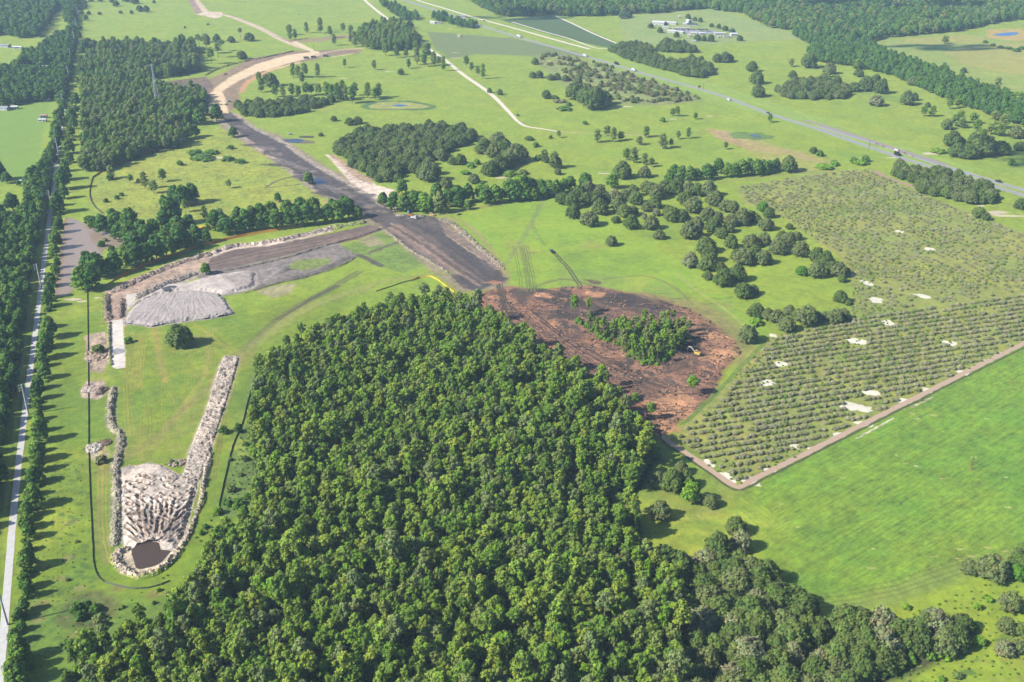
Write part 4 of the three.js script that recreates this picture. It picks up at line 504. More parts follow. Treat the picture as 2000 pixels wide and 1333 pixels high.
// ---- the forest across the bottom and the oak wood beside it
spread('pine', 'in the dense forest filling the bottom centre', 'pines of the big foreground forest', P.forest, 4.7, { size: 5.9, gaps: 17, open: 0.5, tints: [0, 0, 1, 1, 2, 2, 3, 4, 5, 6, 7], avoid: [W(P.oakwood)] });
spread('pine', 'in the dense forest filling the bottom centre', 'pines of the big foreground forest', P.forest, 11, { size: 8, gaps: 26, open: 0.1, tall: 1.08, tints: [0, 1, 2, 5, 7], avoid: [W(P.oakwood)] });
spread('tree', 'rounded under the tall pines of the forest', 'leafy trees among the forest pines', P.forest, 9.5, { size: 6.8, keep: 0.75, tall: 0.95, tints: [0, 1, 2, 3, 4], rank: 0.6, avoid: [W(P.oakwood)], seed: 3 });
spread('bush', 'in the undergrowth between the forest pines', 'undergrowth bushes of the forest', P.forest, 4.6, { size: 3.6, keep: 0.8, tints: [0, 4, 4, 1], rank: 0.01, avoid: [W(P.oakwood)] });
spread('oak', 'in the oak wood at the bottom edge', 'oaks of the wood along the bottom edge', P.oakwood, 8.2, { size: 12.5, tints: [0, 0, 1, 1, 2, 3], deep: 1.1 });
spread('bush', 'at the foot of the bottom oak wood', 'bushes under the bottom oak wood', P.oakwood, 7, { size: 4, keep: 0.6, tints: [0, 4], rank: 0.01 });
const CL_ISLE = [[1114, 628], [1140, 640], [1165, 664], [1210, 676], [1218, 700], [1250, 712], [1284, 718], [1306, 702], [1348, 668], [1342, 640], [1290, 640], [1240, 646], [1200, 656], [1160, 642], [1132, 622]];
spread('pine', 'in the tree island of the brown clearing', 'pines standing in the clearing', CL_ISLE, 4.4, { size: 5, tints: [0, 2, 3, 4, 7], keep: 0.6 });
spread('bush', 'under the island of trees in the clearing', 'bushes in the clearing island', CL_ISLE, 4, { size: 3.6, tints: [0, 4], rank: 0.01 });
// ---- live oaks of the grove between pasture and orchard
const gr = 'oaks of the grove above the clearing';
stand('oak', 'in the open grove left of the orchard', gr, [
  ...Z.G1([[280, 560, 160], [380, 600, 170], [395, 715, 165], [460, 480, 150], [545, 560, 165], [650, 560, 190], [560, 440, 150], [690, 450, 140], [690, 670, 190], [740, 610, 90, 2], [760, 540, 120], [850, 530, 160, 3], [960, 520, 150], [1060, 470, 130], [1100, 560, 170], [900, 640, 180], [960, 700, 180], [870, 770, 100], [1040, 830, 180], [1060, 680, 120], [1210, 640, 120], [1300, 600, 150], [1320, 690, 90, 3], [1260, 835, 170], [1350, 945, 130], [1190, 730, 70, 3], [1500, 750, 190], [1600, 750, 170], [1450, 690, 120], [580, 795, 200], [1260, 440, 150], [1200, 420, 120], [1330, 500, 180], [1420, 440, 170], [1510, 450, 180], [1560, 400, 140], [1650, 560, 190], [1740, 650, 200], [1680, 450, 170], [1590, 500, 70, 3]]),
  ...Z.G2([[60, 460, 180], [190, 470, 190, 2], [260, 580, 200], [180, 750, 170], [380, 640, 160, 2], [460, 660, 150], [290, 760, 150], [560, 790, 190], [440, 800, 170], [650, 760, 170], [730, 770, 110], [250, 880, 200], [340, 940, 150], [420, 870, 130], [440, 1045, 150], [830, 850, 170], [1090, 840, 90], [800, 640, 130, 4], [860, 710, 130], [810, 1010, 150, 2], [660, 1040, 180], [960, 1110, 200], [1080, 1040, 170], [1010, 960, 120], [1220, 1140, 190], [1170, 960, 120], [570, 1230, 220, 2], [700, 1160, 160], [800, 1230, 180], [500, 1190, 140], [60, 830, 150], [60, 920, 140, 3], [-30, 940, 200], [150, 1090, 230], [200, 1200, 190], [180, 1290, 200], [-10, 1260, 170, 3], [320, 1310, 140]]),
  ...Z.G3([[180, 485, 120], [350, 555, 200], [510, 500, 200], [580, 685, 210], [690, 650, 120]])]);
stand('oak', 'in the arm of oaks running down the orchard edge', 'oaks along the orchard edge', Z.G3([[1400, 300, 190], [1490, 330, 170], [1230, 440, 130, 4], [1390, 460, 190, 2], [1560, 410, 160], [1640, 450, 180], [1720, 440, 100], [1680, 515, 100]]));
stand('oak', 'in the short belt above the orchard corner', 'oaks of the belt by the orchard corner', Z.G3([[720, 900, 200, 1], [850, 930, 150, 2], [950, 960, 170], [1060, 1055, 200], [1090, 880, 130, 2], [1180, 930, 150], [1280, 990, 240, 2], [1390, 950, 140], [1500, 930, 110, 2], [1600, 970, 190], [1690, 930, 150], [1650, 740, 150], [1740, 770, 80]]));
stand('oak', '', '', Z.G1([[815, 1025, 130, 2]]), { label: 'lone round oak in the middle of the bright green pasture' });
stand('oak', '', '', Z.G3([[620, 1185, 220, 2]]), { label: 'lone grey oak between the brown clearing and the orchard corner' });
stand('oak', '', '', [[350, 676, 50, 0]], { label: 'lone oak casting a big shadow beside the grey sand heap' });
stand('bush', '', '', Z.G3([[720, 990, 150, 4]]), { label: 'low wide bush above the lone oak near the orchard corner' });
// ---- grove above the crossing of the dirt roads
spread('oak', 'in the dense grove above the crossing', 'oaks of the dense grove above the crossing', Z.G4([[100, 330], [200, 270], [350, 190], [480, 190], [620, 170], [980, 150], [1290, 165], [1400, 260], [1280, 310], [1150, 330], [1140, 440], [980, 450], [960, 540], [860, 560], [720, 560], [690, 640], [500, 640], [400, 560], [280, 520], [230, 420], [120, 380]]), 8, { size: 11, tints: [0, 1, 1, 2] });
stand('oak', 'loosely beside the dense grove, right of it', 'scattered oaks right of the dense grove', Z.G4([[1250, 470, 110], [1180, 470, 90], [960, 620, 180], [1010, 560, 130], [900, 600, 120], [1120, 680, 110], [1380, 640, 110, 2], [1440, 370, 120], [1470, 330, 110], [1600, 320, 170], [1560, 400, 150], [1650, 400, 170], [1760, 440, 200, 2], [1700, 480, 150, 2], [1520, 570, 150], [1600, 530, 170], [1660, 500, 150]]));
stand('bush', 'in the pasture right of the dense grove', 'bushes right of the dense grove', Z.G4([[1290, 560, 90], [1880, 250, 80], [1940, 310, 60], [1400, 470, 70], [1700, 570, 150], [1820, 560, 90], [1960, 430, 70], [1340, 495, 90]]), { tints: [0, 2, 4] });
stand('tree', 'in the hedgerow right of the crossing', 'trees of the hedgerow right of the crossing', [...Z.G4([[720, 740, 110], [550, 850, 110], [650, 890, 140], [740, 900, 150], [830, 890, 150], [930, 900, 170], [1070, 910, 140, 3], [1140, 850, 130], [1230, 830, 150], [1320, 810, 120], [1230, 860, 110], [1440, 790, 130], [1480, 830, 140], [1570, 820, 150], [1700, 800, 170], [1780, 780, 170], [1830, 760, 170], [1900, 740, 130], [1970, 720, 110], [1040, 790, 120], [1320, 880, 80, 2]]), ...Z.g([[30, 235, 110], [100, 228, 120], [160, 195, 100], [230, 190, 110], [290, 190, 110], [340, 190, 90], [400, 170, 90], [450, 150, 100], [570, 130, 110], [170, 230, 90], [250, 210, 90]])], { tints: [0, 1, 2, 4] });
stand('tree', 'in the treeline above the oak grove', 'trees of the line above the oak grove', [...Z.G1([[830, 390, 150, 4], [1460, 330, 120], [1520, 260, 130], [1600, 290, 130], [1690, 300, 130]]), ...Z.G2([[60, 290, 110], [170, 290, 150], [240, 280, 110], [300, 220, 140], [400, 260, 130], [470, 260, 140], [560, 250, 150], [640, 230, 140], [720, 240, 150], [800, 230, 130], [860, 215, 120], [920, 190, 110], [950, 170, 90]])], { tints: [0, 1, 2] });
stand('oak', 'just beyond the treeline above the oak grove', 'oaks beyond the treeline', [...Z.G1([[940, 270, 210], [1190, 260, 140]]), ...Z.G2([[1080, 200, 180]])]);
stand('bush', 'beside the track above the orchard', 'bushes along the track above the orchard', Z.G2([[1490, 170, 170, 4], [1590, 120, 100], [1920, 115, 110], [1840, 100, 100], [1430, 30, 80]]), { tints: [0, 4] });
// ---- hedges and trees round the grey pond
const eh = 'in the hedge above the brown haul road';
stand('tree', eh, 'trees of the hedge below the wet meadow', [...Z.f([[20, 460, 110], [90, 450, 110], [160, 450, 120], [240, 440, 120], [320, 430, 130], [400, 420, 130], [470, 410, 120], [560, 400, 120], [640, 390, 130], [720, 370, 130], [790, 370, 90], [690, 320, 110], [600, 330, 110], [450, 340, 120], [350, 350, 130], [250, 360, 130], [120, 370, 130], [30, 380, 110]]), ...Z.e([[1680, 460, 130], [1760, 490, 140], [1840, 480, 140], [1920, 470, 140], [1980, 460, 100], [1720, 420, 100], [1860, 400, 100], [1960, 390, 100]])], { tints: [1, 1, 0, 2] });
stand('tree', 'in the clump at the far shore of the grey pond', 'trees at the far shore of the grey pond', Z.e([[730, 460, 90], [800, 480, 130], [900, 470, 150], [1020, 490, 150], [930, 540, 120], [1000, 550, 130], [1110, 530, 130], [1200, 510, 120], [1280, 460, 120], [1340, 420, 170], [1390, 500, 150], [1480, 470, 110]]), { tints: [1, 0, 1] });
stand('tree', 'in the belt along the orange fence', 'trees of the belt along the orange fence', Z.e([[640, 930, 150, 4], [720, 920, 180], [760, 830, 170], [690, 800, 130], [850, 820, 110], [900, 800, 140], [980, 740, 150], [960, 700, 110], [1060, 740, 140], [1050, 640, 150], [1140, 720, 140], [1150, 610, 150], [1220, 690, 150], [1230, 610, 140], [1300, 670, 160], [1320, 580, 150], [1400, 620, 160], [1390, 540, 140], [1460, 600, 130], [1530, 560, 110], [1610, 560, 90]]), { tints: [1, 0, 1, 2] });
stand('bush', 'on the marshy spit of the grey pond', 'bushes on the pond spit', Z.e([[790, 590, 60], [870, 625, 60], [960, 620, 50], [1560, 600, 60], [820, 550, 40]]));
stand('pine', 'scattered over the wet meadow', 'scattered trees of the wet meadow', Z.e([[1270, 85, 70], [1785, 135, 50], [1200, 175, 80], [1130, 140, 70], [1020, 95, 50], [1600, 385, 60], [1450, 320, 60], [870, 60, 70], [1690, 370, 55], [1640, 400, 45]]), { tints: [1, 3], tall: 0.75 });
stand('tree', 'in the middle of the wet meadow', 'trees in the middle of the wet meadow', [...Z.e([[1280, 275, 80], [1360, 245, 110], [1430, 270, 130], [1500, 250, 120]]), ...Z.f([[170, 240, 60]])], { tints: [1, 0] });
stand('bush', 'dotted over the wet meadow', 'bushes of the wet meadow', [...Z.e([[910, 220, 40], [945, 195, 40], [825, 245, 40], [1080, 90, 40], [720, 390, 90], [690, 400, 70], [860, 70, 60]]), ...Z.a([[1580, 1240, 200, 1], [1520, 1200, 120], [1640, 1200, 120], [1780, 1250, 90], [1880, 1270, 80], [1800, 1160, 60], [1400, 1290, 50]])], { tints: [0, 1] });
stand('tree', 'at the dark end of the upper haul road', 'trees beside the upper haul road', Z.a([[1560, 970, 110], [1480, 960, 110], [1520, 1070, 90], [1690, 950, 110], [1820, 1070, 80], [1590, 900, 90], [1500, 900, 110], [1440, 940, 110]]), { tints: [1, 0] });
stand('tree', '', '', Z.f([[410, 100, 80, 2]]), { label: 'leafy tree at the puddled edge of the dark haul road' });
stand('tree', '', '', [[402, 536, 20, 4]], { label: 'small leafy tree left standing on the grey dirt by the haul road' });
stand('bush', '', '', Z.H([[340, 860, 110, 0]]), { label: 'bush beside the white gravel pad' });
stand('bush', '', '', [[192, 689, 24, 2]], { label: 'grey-green bush on the largest brush pile' }); stand('bush', '', '', [[198, 903, 22, 3]], { label: 'dry brown bush beside the smallest rubble pile' });
stand('tree', '', '', [[466, 845, 17, 1]], { label: 'small dark tree beside the long black fence left of the forest' });
stand('bush', 'by the black fence left of the forest', 'bushes by the black fence', [[436, 846, 20], [450, 900, 10], [452, 960, 18], [478, 900, 14], [440, 985, 14], [470, 930, 12], [500, 725, 14], [480, 870, 12], [465, 985, 18], [335, 905, 12], [345, 908, 10]], { tints: [0, 1, 2] });
// ---- along the utility road at the left
const rowR = [[59, 1010, 30], [57, 1032, 26], [54, 1052, 28], [57, 1076, 24], [58, 1112, 32], [53, 1128, 26], [50, 1150, 32], [55, 1166, 22], [44, 1196, 26], [40, 1210, 30], [38, 1232, 26], [34, 1256, 32], [36, 1288, 44], [40, 1308, 52], [33, 1335, 52], [90, 680, 26], [86, 700, 28], [85, 716, 26], [83, 740, 26], [80, 760, 26], [78, 780, 26], [76, 800, 24], [79, 820, 28], [78, 842, 28], [77, 862, 26], [76, 882, 26], [73, 900, 26], [70, 920, 26], [67, 945, 28], [64, 968, 28], [62, 990, 30], [97, 640, 22], [92, 660, 24]];
const rowU = [[127, 352, 22], [124, 370, 22], [122, 388, 20], [120, 402, 22], [118, 416, 22], [116, 440, 22], [113, 455, 20], [111, 470, 22], [109, 486, 20], [107, 500, 22], [109, 524, 22], [106, 540, 22], [104, 560, 22], [101, 582, 22], [98, 600, 24], [130, 335, 20], [132, 318, 20], [134, 300, 20], [136, 284, 18], [138, 268, 18], [141, 252, 18], [143, 238, 17], [145, 224, 17], [147, 208, 16], [150, 196, 14], [156, 150, 14], [158, 136, 13], [159, 122, 13], [163, 108, 13], [160, 96, 12], [165, 100, 12], [152, 166, 13]];
stand('tree', 'in the lower row beside the road', 'trees of the lower row beside the road', rowR, { tints: [0, 1, 2, 2], tall: 1.05, wild: 1 });
stand('tree', 'in the row beside the grey pond', 'trees of the upper row beside the road', rowU, { tints: [0, 1, 1, 2], tall: 1.1, wild: 1 });
stand('tree', 'in the row along the road near the top', 'trees of the farthest row beside the road', [[160, 30, 10], [158, 18, 9], [166, 14, 10], [163, 4, 10], [156, 60, 10], [155, 75, 10], [168, 40, 9]], { tints: [1] });
stand('bush', 'in the undergrowth of the roadside row', 'undergrowth of the roadside row', [...rowR, ...rowU].flatMap(([x, y, w], i) => [[x - 5, y + (i % 3) * 4, w * 0.5], [x + 4, y + 7 - (i % 2) * 6, w * 0.4]]), { tints: [0, 1, 4], wild: 1, rank: 0.2 });
const WL = [[-60, 445], [40, 430], [60, 400], [50, 360], [88, 325], [100, 290], [112, 232], [126, 215], [118, 260], [104, 320], [98, 345], [90, 400], [78, 450], [69, 510], [63, 550], [52, 600], [45, 650], [37, 710], [24, 780], [13, 850], [0, 930], [-12, 990], [-60, 1100]];
spread('tree', 'in the dense belt left of the concrete road', 'trees of the belt left of the road', WL, 6.6, { size: 8.6, tints: [0, 1, 1, 2], tall: 1.08 });
stand('tree', '', '', [[25, 412, 30, 1]], { label: 'broad dark tree in the small field left of the road' });
stand('tree', 'at the far left edge beside the field', 'trees at the left edge', [[0, 352, 30], [14, 358, 20], [4, 425, 22], [36, 363, 10], [-6, 420, 20], [8, 208, 18]], { tints: [1] });
const far = 'far wood left of the road';
spread('tree', 'in the far wood left of the concrete road', far, [[-60, 130], [0, 132], [40, 126], [60, 100], [95, 90], [128, 70], [142, 60], [138, 100], [132, 150], [120, 196], [100, 198], [60, 200], [30, 207], [-60, 206]], 8, { size: 10.5, tints: [1, 0, 1], gaps: 50, open: 0.5, avoid: [W([[40, 128], [100, 128], [100, 142], [40, 142]]), W([[-60, 110], [30, 110], [26, 140], [-60, 140]])] });
spread('tree', 'in the far wood left of the concrete road', far, [[-60, -30], [150, -40], [152, 20], [140, 52], [130, 50], [120, 10], [100, 40], [85, 62], [70, 80], [30, 92], [-60, 90]], 11, { size: 13, tints: [1, 0, 1], gaps: 90, open: 0.5 });
spread('tree', 'in the strip of wood touching the road near the top', far, [[112, 200], [130, 150], [140, 90], [148, 20], [152, -10], [150, 60], [144, 110], [136, 160], [124, 215]], 6.5, { size: 8, tints: [1, 0, 1] });
// ---- wood with the lattice tower
const TWR = [[160, 335], [164, 215], [160, 150], [172, 112], [200, 95], [250, 92], [300, 95], [380, 92], [388, 140], [330, 152], [292, 156], [290, 165], [320, 180], [400, 186], [405, 206], [372, 216], [372, 240], [378, 268], [345, 290], [290, 300], [240, 322], [200, 336]];
spread('pine', 'in the wood round the lattice tower', 'trees of the wood round the tower', TWR, 6.4, { size: 7.8, tints: [1, 1, 3, 6, 7], gaps: 24, open: 0.26, tall: 0.85, pal: 1 });
spread('tree', 'in the wood round the lattice tower', 'leafy trees of the wood round the tower', TWR, 9.5, { size: 8.2, tints: [1, 0, 3], seed: 5 });
stand('oak', 'in the row above the tower wood', 'oaks above the tower wood', Z.a([[1600, 330, 75], [1690, 325, 60], [1805, 330, 60], [1940, 320, 80], [1885, 460, 80], [455, 300, 90], [690, 370, 80], [740, 390, 80], [905, 50, 50], [1050, 30, 60], [1090, 90, 55], [1140, 95, 50], [690, 115, 35], [775, 115, 30], [1025, 110, 30], [940, 105, 30], [660, 65, 35], [1440, 220, 20], [1620, 195, 20], [1200, 25, 30], [985, 15, 60], [870, 20, 40], [710, 15, 40], [780, 15, 40]]), { tints: [1] });
stand('pine', 'thinly spread above the sandy curve', 'pines above the sandy curve', Z.a([[1650, 500, 60], [1700, 450, 60], [1730, 400, 50], [1620, 420, 70], [1560, 400, 60], [1480, 420, 70], [1500, 480, 70], [1430, 400, 70], [1400, 470, 70], [1530, 540, 70], [1875, 300, 40]]), { tints: [1, 3] });
// ---- pines and clumps of the upper middle
spread('pine', 'in the tall stand beside the white sandy lane', 'pines of the stand beside the sandy lane', Z.b([[760, 320], [850, 270], [1000, 225], [1130, 220], [1200, 290], [1290, 350], [1200, 395], [1000, 400], [870, 390]]), 6.8, { size: 8, tints: [1, 3, 1], pal: 1 });
stand('pine', 'scattered over the upper pasture', 'scattered pines of the upper pasture', Z.b([[680, 255, 45], [740, 265, 50], [800, 315, 60], [850, 280, 60], [260, 275, 55], [265, 312, 40], [305, 308, 40], [395, 258, 40], [500, 258, 55], [580, 295, 45], [610, 355, 45], [740, 345, 45], [770, 365, 45], [1010, 435, 60], [1095, 450, 50], [1170, 445, 40], [1250, 435, 60], [1330, 455, 80], [1255, 505, 60], [1310, 520, 60], [1390, 510, 50], [1425, 515, 50], [1190, 535, 45], [1460, 555, 40], [920, 545, 45], [690, 530, 35], [290, 605, 50], [330, 608, 50], [385, 605, 60], [480, 605, 50], [25, 655, 50], [40, 720, 60], [150, 757, 60], [210, 760, 50], [360, 665, 50], [280, 750, 60], [330, 755, 60], [390, 748, 60], [430, 742, 60], [490, 745, 60], [550, 757, 60], [590, 778, 60], [640, 785, 70], [700, 785, 60], [750, 805, 80], [770, 745, 60], [870, 765, 60], [930, 778, 70], [960, 765, 60], [1640, 525, 50], [1680, 555, 40], [1730, 595, 40], [1770, 615, 40], [560, 770, 60], [620, 770, 60], [680, 775, 60]]), { tints: [1, 3, 1], tall: 0.95, pal: 1 });
spread('oak', 'in the dark clump below the sandy curve', 'oaks of the clump below the curve', Z.b([[-170, 850], [-60, 830], [0, 820], [300, 800], [640, 790], [500, 830], [380, 880], [150, 920], [-20, 920], [-120, 900]]), 8, { size: 10, tints: [1, 0] });
stand('oak', 'dotted over the upper pasture', 'oaks of the upper pasture', [...Z.b([[110, 672, 130], [1820, 725, 40], [1900, 738, 50], [790, 965, 80], [730, 975, 70], [1130, 582, 55], [605, 945, 50], [505, 1062, 40], [1200, 220, 60]]), ...Z.c([[178, 502, 60], [160, 608, 60], [210, 606, 70], [300, 625, 60, 2], [350, 620, 60], [415, 633, 60], [515, 668, 70], [500, 770, 160, 1], [570, 800, 150, 1], [640, 850, 190, 1], [720, 810, 120, 1], [268, 768, 75], [1870, 557, 90], [1905, 652, 110], [1910, 752, 110], [1530, 583, 80], [1600, 485, 80], [1660, 485, 90], [1700, 478, 60], [50, 1262, 130], [-30, 1240, 100]]), ...Z.d([[315, 527, 130], [480, 575, 100, 2], [710, 597, 75], [690, 535, 60], [670, 712, 90], [760, 705, 130], [880, 728, 110], [840, 655, 80], [845, 823, 110, 3], [1080, 817, 110], [1140, 782, 65], [1245, 837, 45], [190, 612, 70], [1130, 665, 80, 2], [355, 1195, 60], [1525, 567, 45]]), ...Z.G1([[90, 100, 90], [210, 160, 140], [220, 235, 80, 2]])], { tints: [1, 0] });
stand('bush', 'in the rough ground above the lane', 'bushes of the rough ground above the lane', Z.c([[405, 857, 120], [330, 770, 60], [350, 800, 70, 3], [400, 800, 70, 3], [440, 825, 60], [130, 1093, 70], [185, 1145, 50], [1175, 950, 50], [300, 1080, 35], [570, 970, 40]]), { tints: [0, 1] });
{ const r = rng(61), l = []; const A = W([[1042, 108], [1100, 106], [1250, 148], [1372, 194], [1300, 202], [1230, 202], [1165, 190], [1120, 165]]); for (let i = 0; i < 900; i++) { const x = 1040 + r() * 340, y = 104 + r() * 102, p = at(x, y); if (inside(A, p[0], p[1]) && noise(p[0] / 16, p[1] / 16) > -0.25) l.push([x, y, 5 + r() * 7, r() < 0.6 ? 3 : 2]); } stand('bush', 'in the scrubby brown plot beside the highway', 'scrub bushes beside the highway', l, { rank: 0.3 }); }
stand('pine', 'along the pale lane in the upper pasture', 'trees along the pale lane', Z.c([[740, 1060, 60], [665, 1110, 65], [790, 1105, 60], [850, 1095, 60], [1045, 1070, 60], [990, 1130, 65], [1175, 1160, 85], [1240, 1150, 40], [1295, 1085, 45], [1375, 1080, 45], [1665, 1165, 45], [365, 1075, 40], [1250, 905, 45], [1290, 908, 50], [1430, 930, 45], [890, 1250, 70], [950, 1270, 80], [1030, 1285, 60], [1085, 1303, 60], [250, 1260, 80], [330, 1312, 90]]), { tints: [3, 1, 3], tall: 0.68 });
stand('pine', 'standing between the highway and the far tree belt', 'trees between highway and belt', Z.d([[1215, 908, 60], [1280, 908, 60], [1370, 560, 40], [1785, 705, 60], [1415, 850, 55], [1475, 842, 55], [1460, 985, 80], [1510, 1000, 70], [1600, 965, 80], [1625, 1030, 80], [1740, 1050, 90], [1830, 1000, 90], [1770, 970, 90], [1670, 1080, 80], [180, 520, 50], [470, 600, 60], [700, 545, 60], [15, 955, 45], [1850, 745, 60], [1380, 340, 60], [1500, 960, 70], [1810, 1060, 90]]), { tints: [3, 1, 0], tall: 0.66 });
stand('oak', 'in the dark clump on the right beyond the highway', 'oaks of the clump beyond the highway', Z.d([[1390, 1008, 90], [1435, 1135, 140], [1470, 1222, 130], [1560, 1232, 140], [1660, 1215, 170], [1810, 1200, 140], [1960, 1175, 90], [1500, 1130, 80], [1930, 1075, 120, 2], [1600, 1180, 140], [1720, 1180, 120], [2020, 1180, 100]]), { tints: [1, 0] });
stand('bush', 'beside the highway and the bare soil', 'bushes near the highway', Z.d([[430, 1310, 130, 4], [520, 1290, 70], [715, 1285, 90], [670, 1270, 60], [1330, 1190, 120], [1900, 1290, 60], [1960, 740, 90], [1890, 740, 80], [760, 1260, 60]]), { tints: [0, 4] });
spread('oak', 'in the long dark clump right of the highway bend', 'oaks of the long clump above the highway', Z.d([[60, 720], [150, 660], [350, 640], [480, 640], [600, 690], [650, 740], [600, 775], [400, 780], [230, 785], [100, 760]]), 9, { size: 11, tints: [1, 0, 2] });
spread('oak', 'in the belt of oaks below the white compound', 'oaks below the white compound', Z.c([[750, 400], [870, 370], [1000, 350], [1060, 390], [1110, 420], [1150, 470], [1230, 500], [1400, 470], [1530, 520], [1570, 560], [1500, 600], [1450, 620], [1280, 575], [1100, 525], [900, 465]]), 9, { size: 11, tints: [1, 0, 1] });
spread('oak', 'in the belt of oaks below the white compound', 'oaks below the white compound', Z.c([[1110, 385], [1200, 340], [1400, 370], [1440, 410], [1300, 415], [1150, 410]]), 9, { size: 11, tints: [1, 0] });
spread('oak', 'in the wood between the orchard and the highway', 'oaks between orchard and highway', Z.h([[930, 30], [1000, -10], [1100, -10], [1400, 40], [1530, 100], [1700, 150], [1790, 220], [1780, 250], [1600, 265], [1450, 230], [1300, 205], [1200, 180], [1150, 100]]), 8, { size: 11, tints: [1, 0, 2] });
stand('oak', 'just outside the wood by the orchard, near the highway', 'oaks outside the orchard wood', Z.h([[1640, 360, 110], [1700, 380, 70], [1960, 295, 90]]), { tints: [1, 0] });
stand('oak', 'round the white buildings of the compound', 'trees round the compound', [[1271, 55, 12], [1289, 64, 12], [1321, 73, 12], [1344, 37, 11], [1357, 41, 9], [1368, 43, 10], [1390, 53, 10], [1404, 56, 9], [1416, 60, 12], [1430, 64, 11], [1362, 79, 14], [1375, 80, 12], [1388, 81, 14], [1445, 80, 13], [1216, 36, 16], [1228, 34, 14]], { tints: [1] });
spread('tree', 'in the trees round the buildings beside the far highway', 'trees by the roadside buildings', [[845, 38], [868, 34], [878, 42], [905, 50], [935, 48], [925, 56], [895, 54], [876, 46], [852, 42]], 9, { size: 10, tints: [1] });
spread('tree', 'in the scrub above the far lane', 'scrub above the far lane', [[735, -10], [760, 10], [790, 20], [815, 32], [820, 40], [790, 42], [770, 30], [745, 12]], 11, { size: 9, tints: [1, 0], gaps: 40, open: 0.4 });
// ---- the woods of the horizon and the belt that comes down from them
const FARW = [[835, -40], [2070, -60], [2070, 34], [1960, 42], [1870, 62], [1730, 74], [1690, 86], [1640, 82], [1560, 62], [1500, 54], [1450, 27], [1380, 18], [1280, 26], [1170, 32], [1100, 33], [1080, 28], [1010, 34], [970, 32], [930, 10], [880, -12]];
spread('tree', 'in the wide dark wood along the top edge', 'trees of the wood along the top', FARW, 11.5, { size: 13, tints: [1, 0, 1, 3, 2, 1], gaps: 110, open: 0.5, rank: 0.5 });
spread('tree', 'in the long belt of trees coming down from the top right', 'trees of the long belt at the right', [[1545, 68], [1640, 84], [1700, 92], [1740, 112], [1800, 135], [1900, 172], [1980, 200], [2060, 228], [2060, 268], [1990, 246], [1900, 214], [1820, 184], [1740, 148], [1650, 128], [1600, 122], [1580, 108], [1592, 92]], 7.5, { size: 9.5, tints: [0, 1, 1], rank: 0.5, tall: 1.15 });
stand('bush', 'in the dark marsh at the far right', 'bushes of the far marsh', [[1985, 100, 20], [1970, 96, 18], [1998, 96, 18], [1955, 94, 14], [1940, 90, 12], [1925, 84, 10]], { tints: [1] });
// ---- lower right corner and the strip by the sandy lane
stand('oak', 'in the pocket of grass right of the forest', 'oaks in the grass pocket', [[1283, 948, 36, 2], [1312, 956, 44], [1338, 950, 38], [1330, 925, 30], [1388, 990, 30], [1290, 1012, 40]], { tints: [0, 2] });
stand('tree', '', '', [[1350, 982, 40, 4]], { label: 'bright leafy tree in the grass pocket below the sandy lane' });
stand('oak', 'standing apart at the tip of the oak wood', 'oaks at the tip of the oak wood', [[1436, 1042, 42, 0], [1445, 1074, 44, 3]]);
stand('oak', 'in the group at the right edge below the hay field', 'oaks at the right edge', [[1892, 1118, 34, 2], [1935, 1128, 62, 2], [1990, 1112, 46], [1986, 1130, 34, 4], [1972, 1190, 44], [2000, 1090, 40]]);
stand('oak', 'in the lower right corner', 'oaks of the lower right corner', [[1965, 1235, 34, 2], [1960, 1278, 36, 3], [1990, 1272, 30], [1995, 1240, 34]]);
stand('bush', 'in the rough grass of the lower right corner', 'bushes of the lower right corner', [[1845, 1282, 34, 4], [1900, 1230, 24, 4], [1910, 1260, 26, 4], [1925, 1168, 12], [1910, 1190, 16, 4], [1932, 1176, 14, 4], [1890, 1256, 20], [1840, 1330, 16], [1870, 1325, 20, 2], [1720, 1326, 20, 2], [1745, 1318, 20], [1765, 1240, 22, 4], [1770, 1190, 16, 4]], { tints: [0, 4] });
stand('bush', '', '', [[1424, 1035, 12, 4]], { label: 'small bright bush left of the two oaks at the wood tip' });
stand('bush', 'dotted on the pasture left of the mud pit', 'bushes of the left pasture', [[132, 1135, 8], [152, 1195, 26, 1], [170, 1190, 26, 1], [186, 1196, 26, 1], [158, 1210, 24, 1], [130, 1255, 10], [118, 1262, 8], [150, 1060, 8], [300, 1180, 10], [330, 1165, 12], [310, 1155, 9], [240, 1188, 9], [232, 1192, 7], [260, 1194, 8]], { tints: [0, 1, 2] });
spread('bush', 'along the edge of the forest near the mud pit', 'bushes at the forest edge', [[300, 1150], [340, 1120], [380, 1060], [420, 1010], [500, 1000], [500, 960], [480, 960], [400, 1010], [360, 1070], [320, 1130]], 6, { size: 4, keep: 0.6, tints: [0, 1, 4] });
stand('pine', '', '', [[1352, 771, 30, 4]], { label: 'single bright tree with a thin trunk alone on the brown clearing', tall: 0.82 });
stand('pine', '', '', [[1184, 766, 12, 3]], { label: 'bare tall pine with a small crown at the clearing edge', tall: 1.5 });
stand('pine', 'just outside the forest on the brown clearing', 'thin pines at the clearing edge', [[1172, 760, 22, 4], [1205, 792, 22], [1240, 800, 20], [1270, 822, 24], [1150, 612, 14], [1122, 622, 18, 4]], { tall: 0.9 });
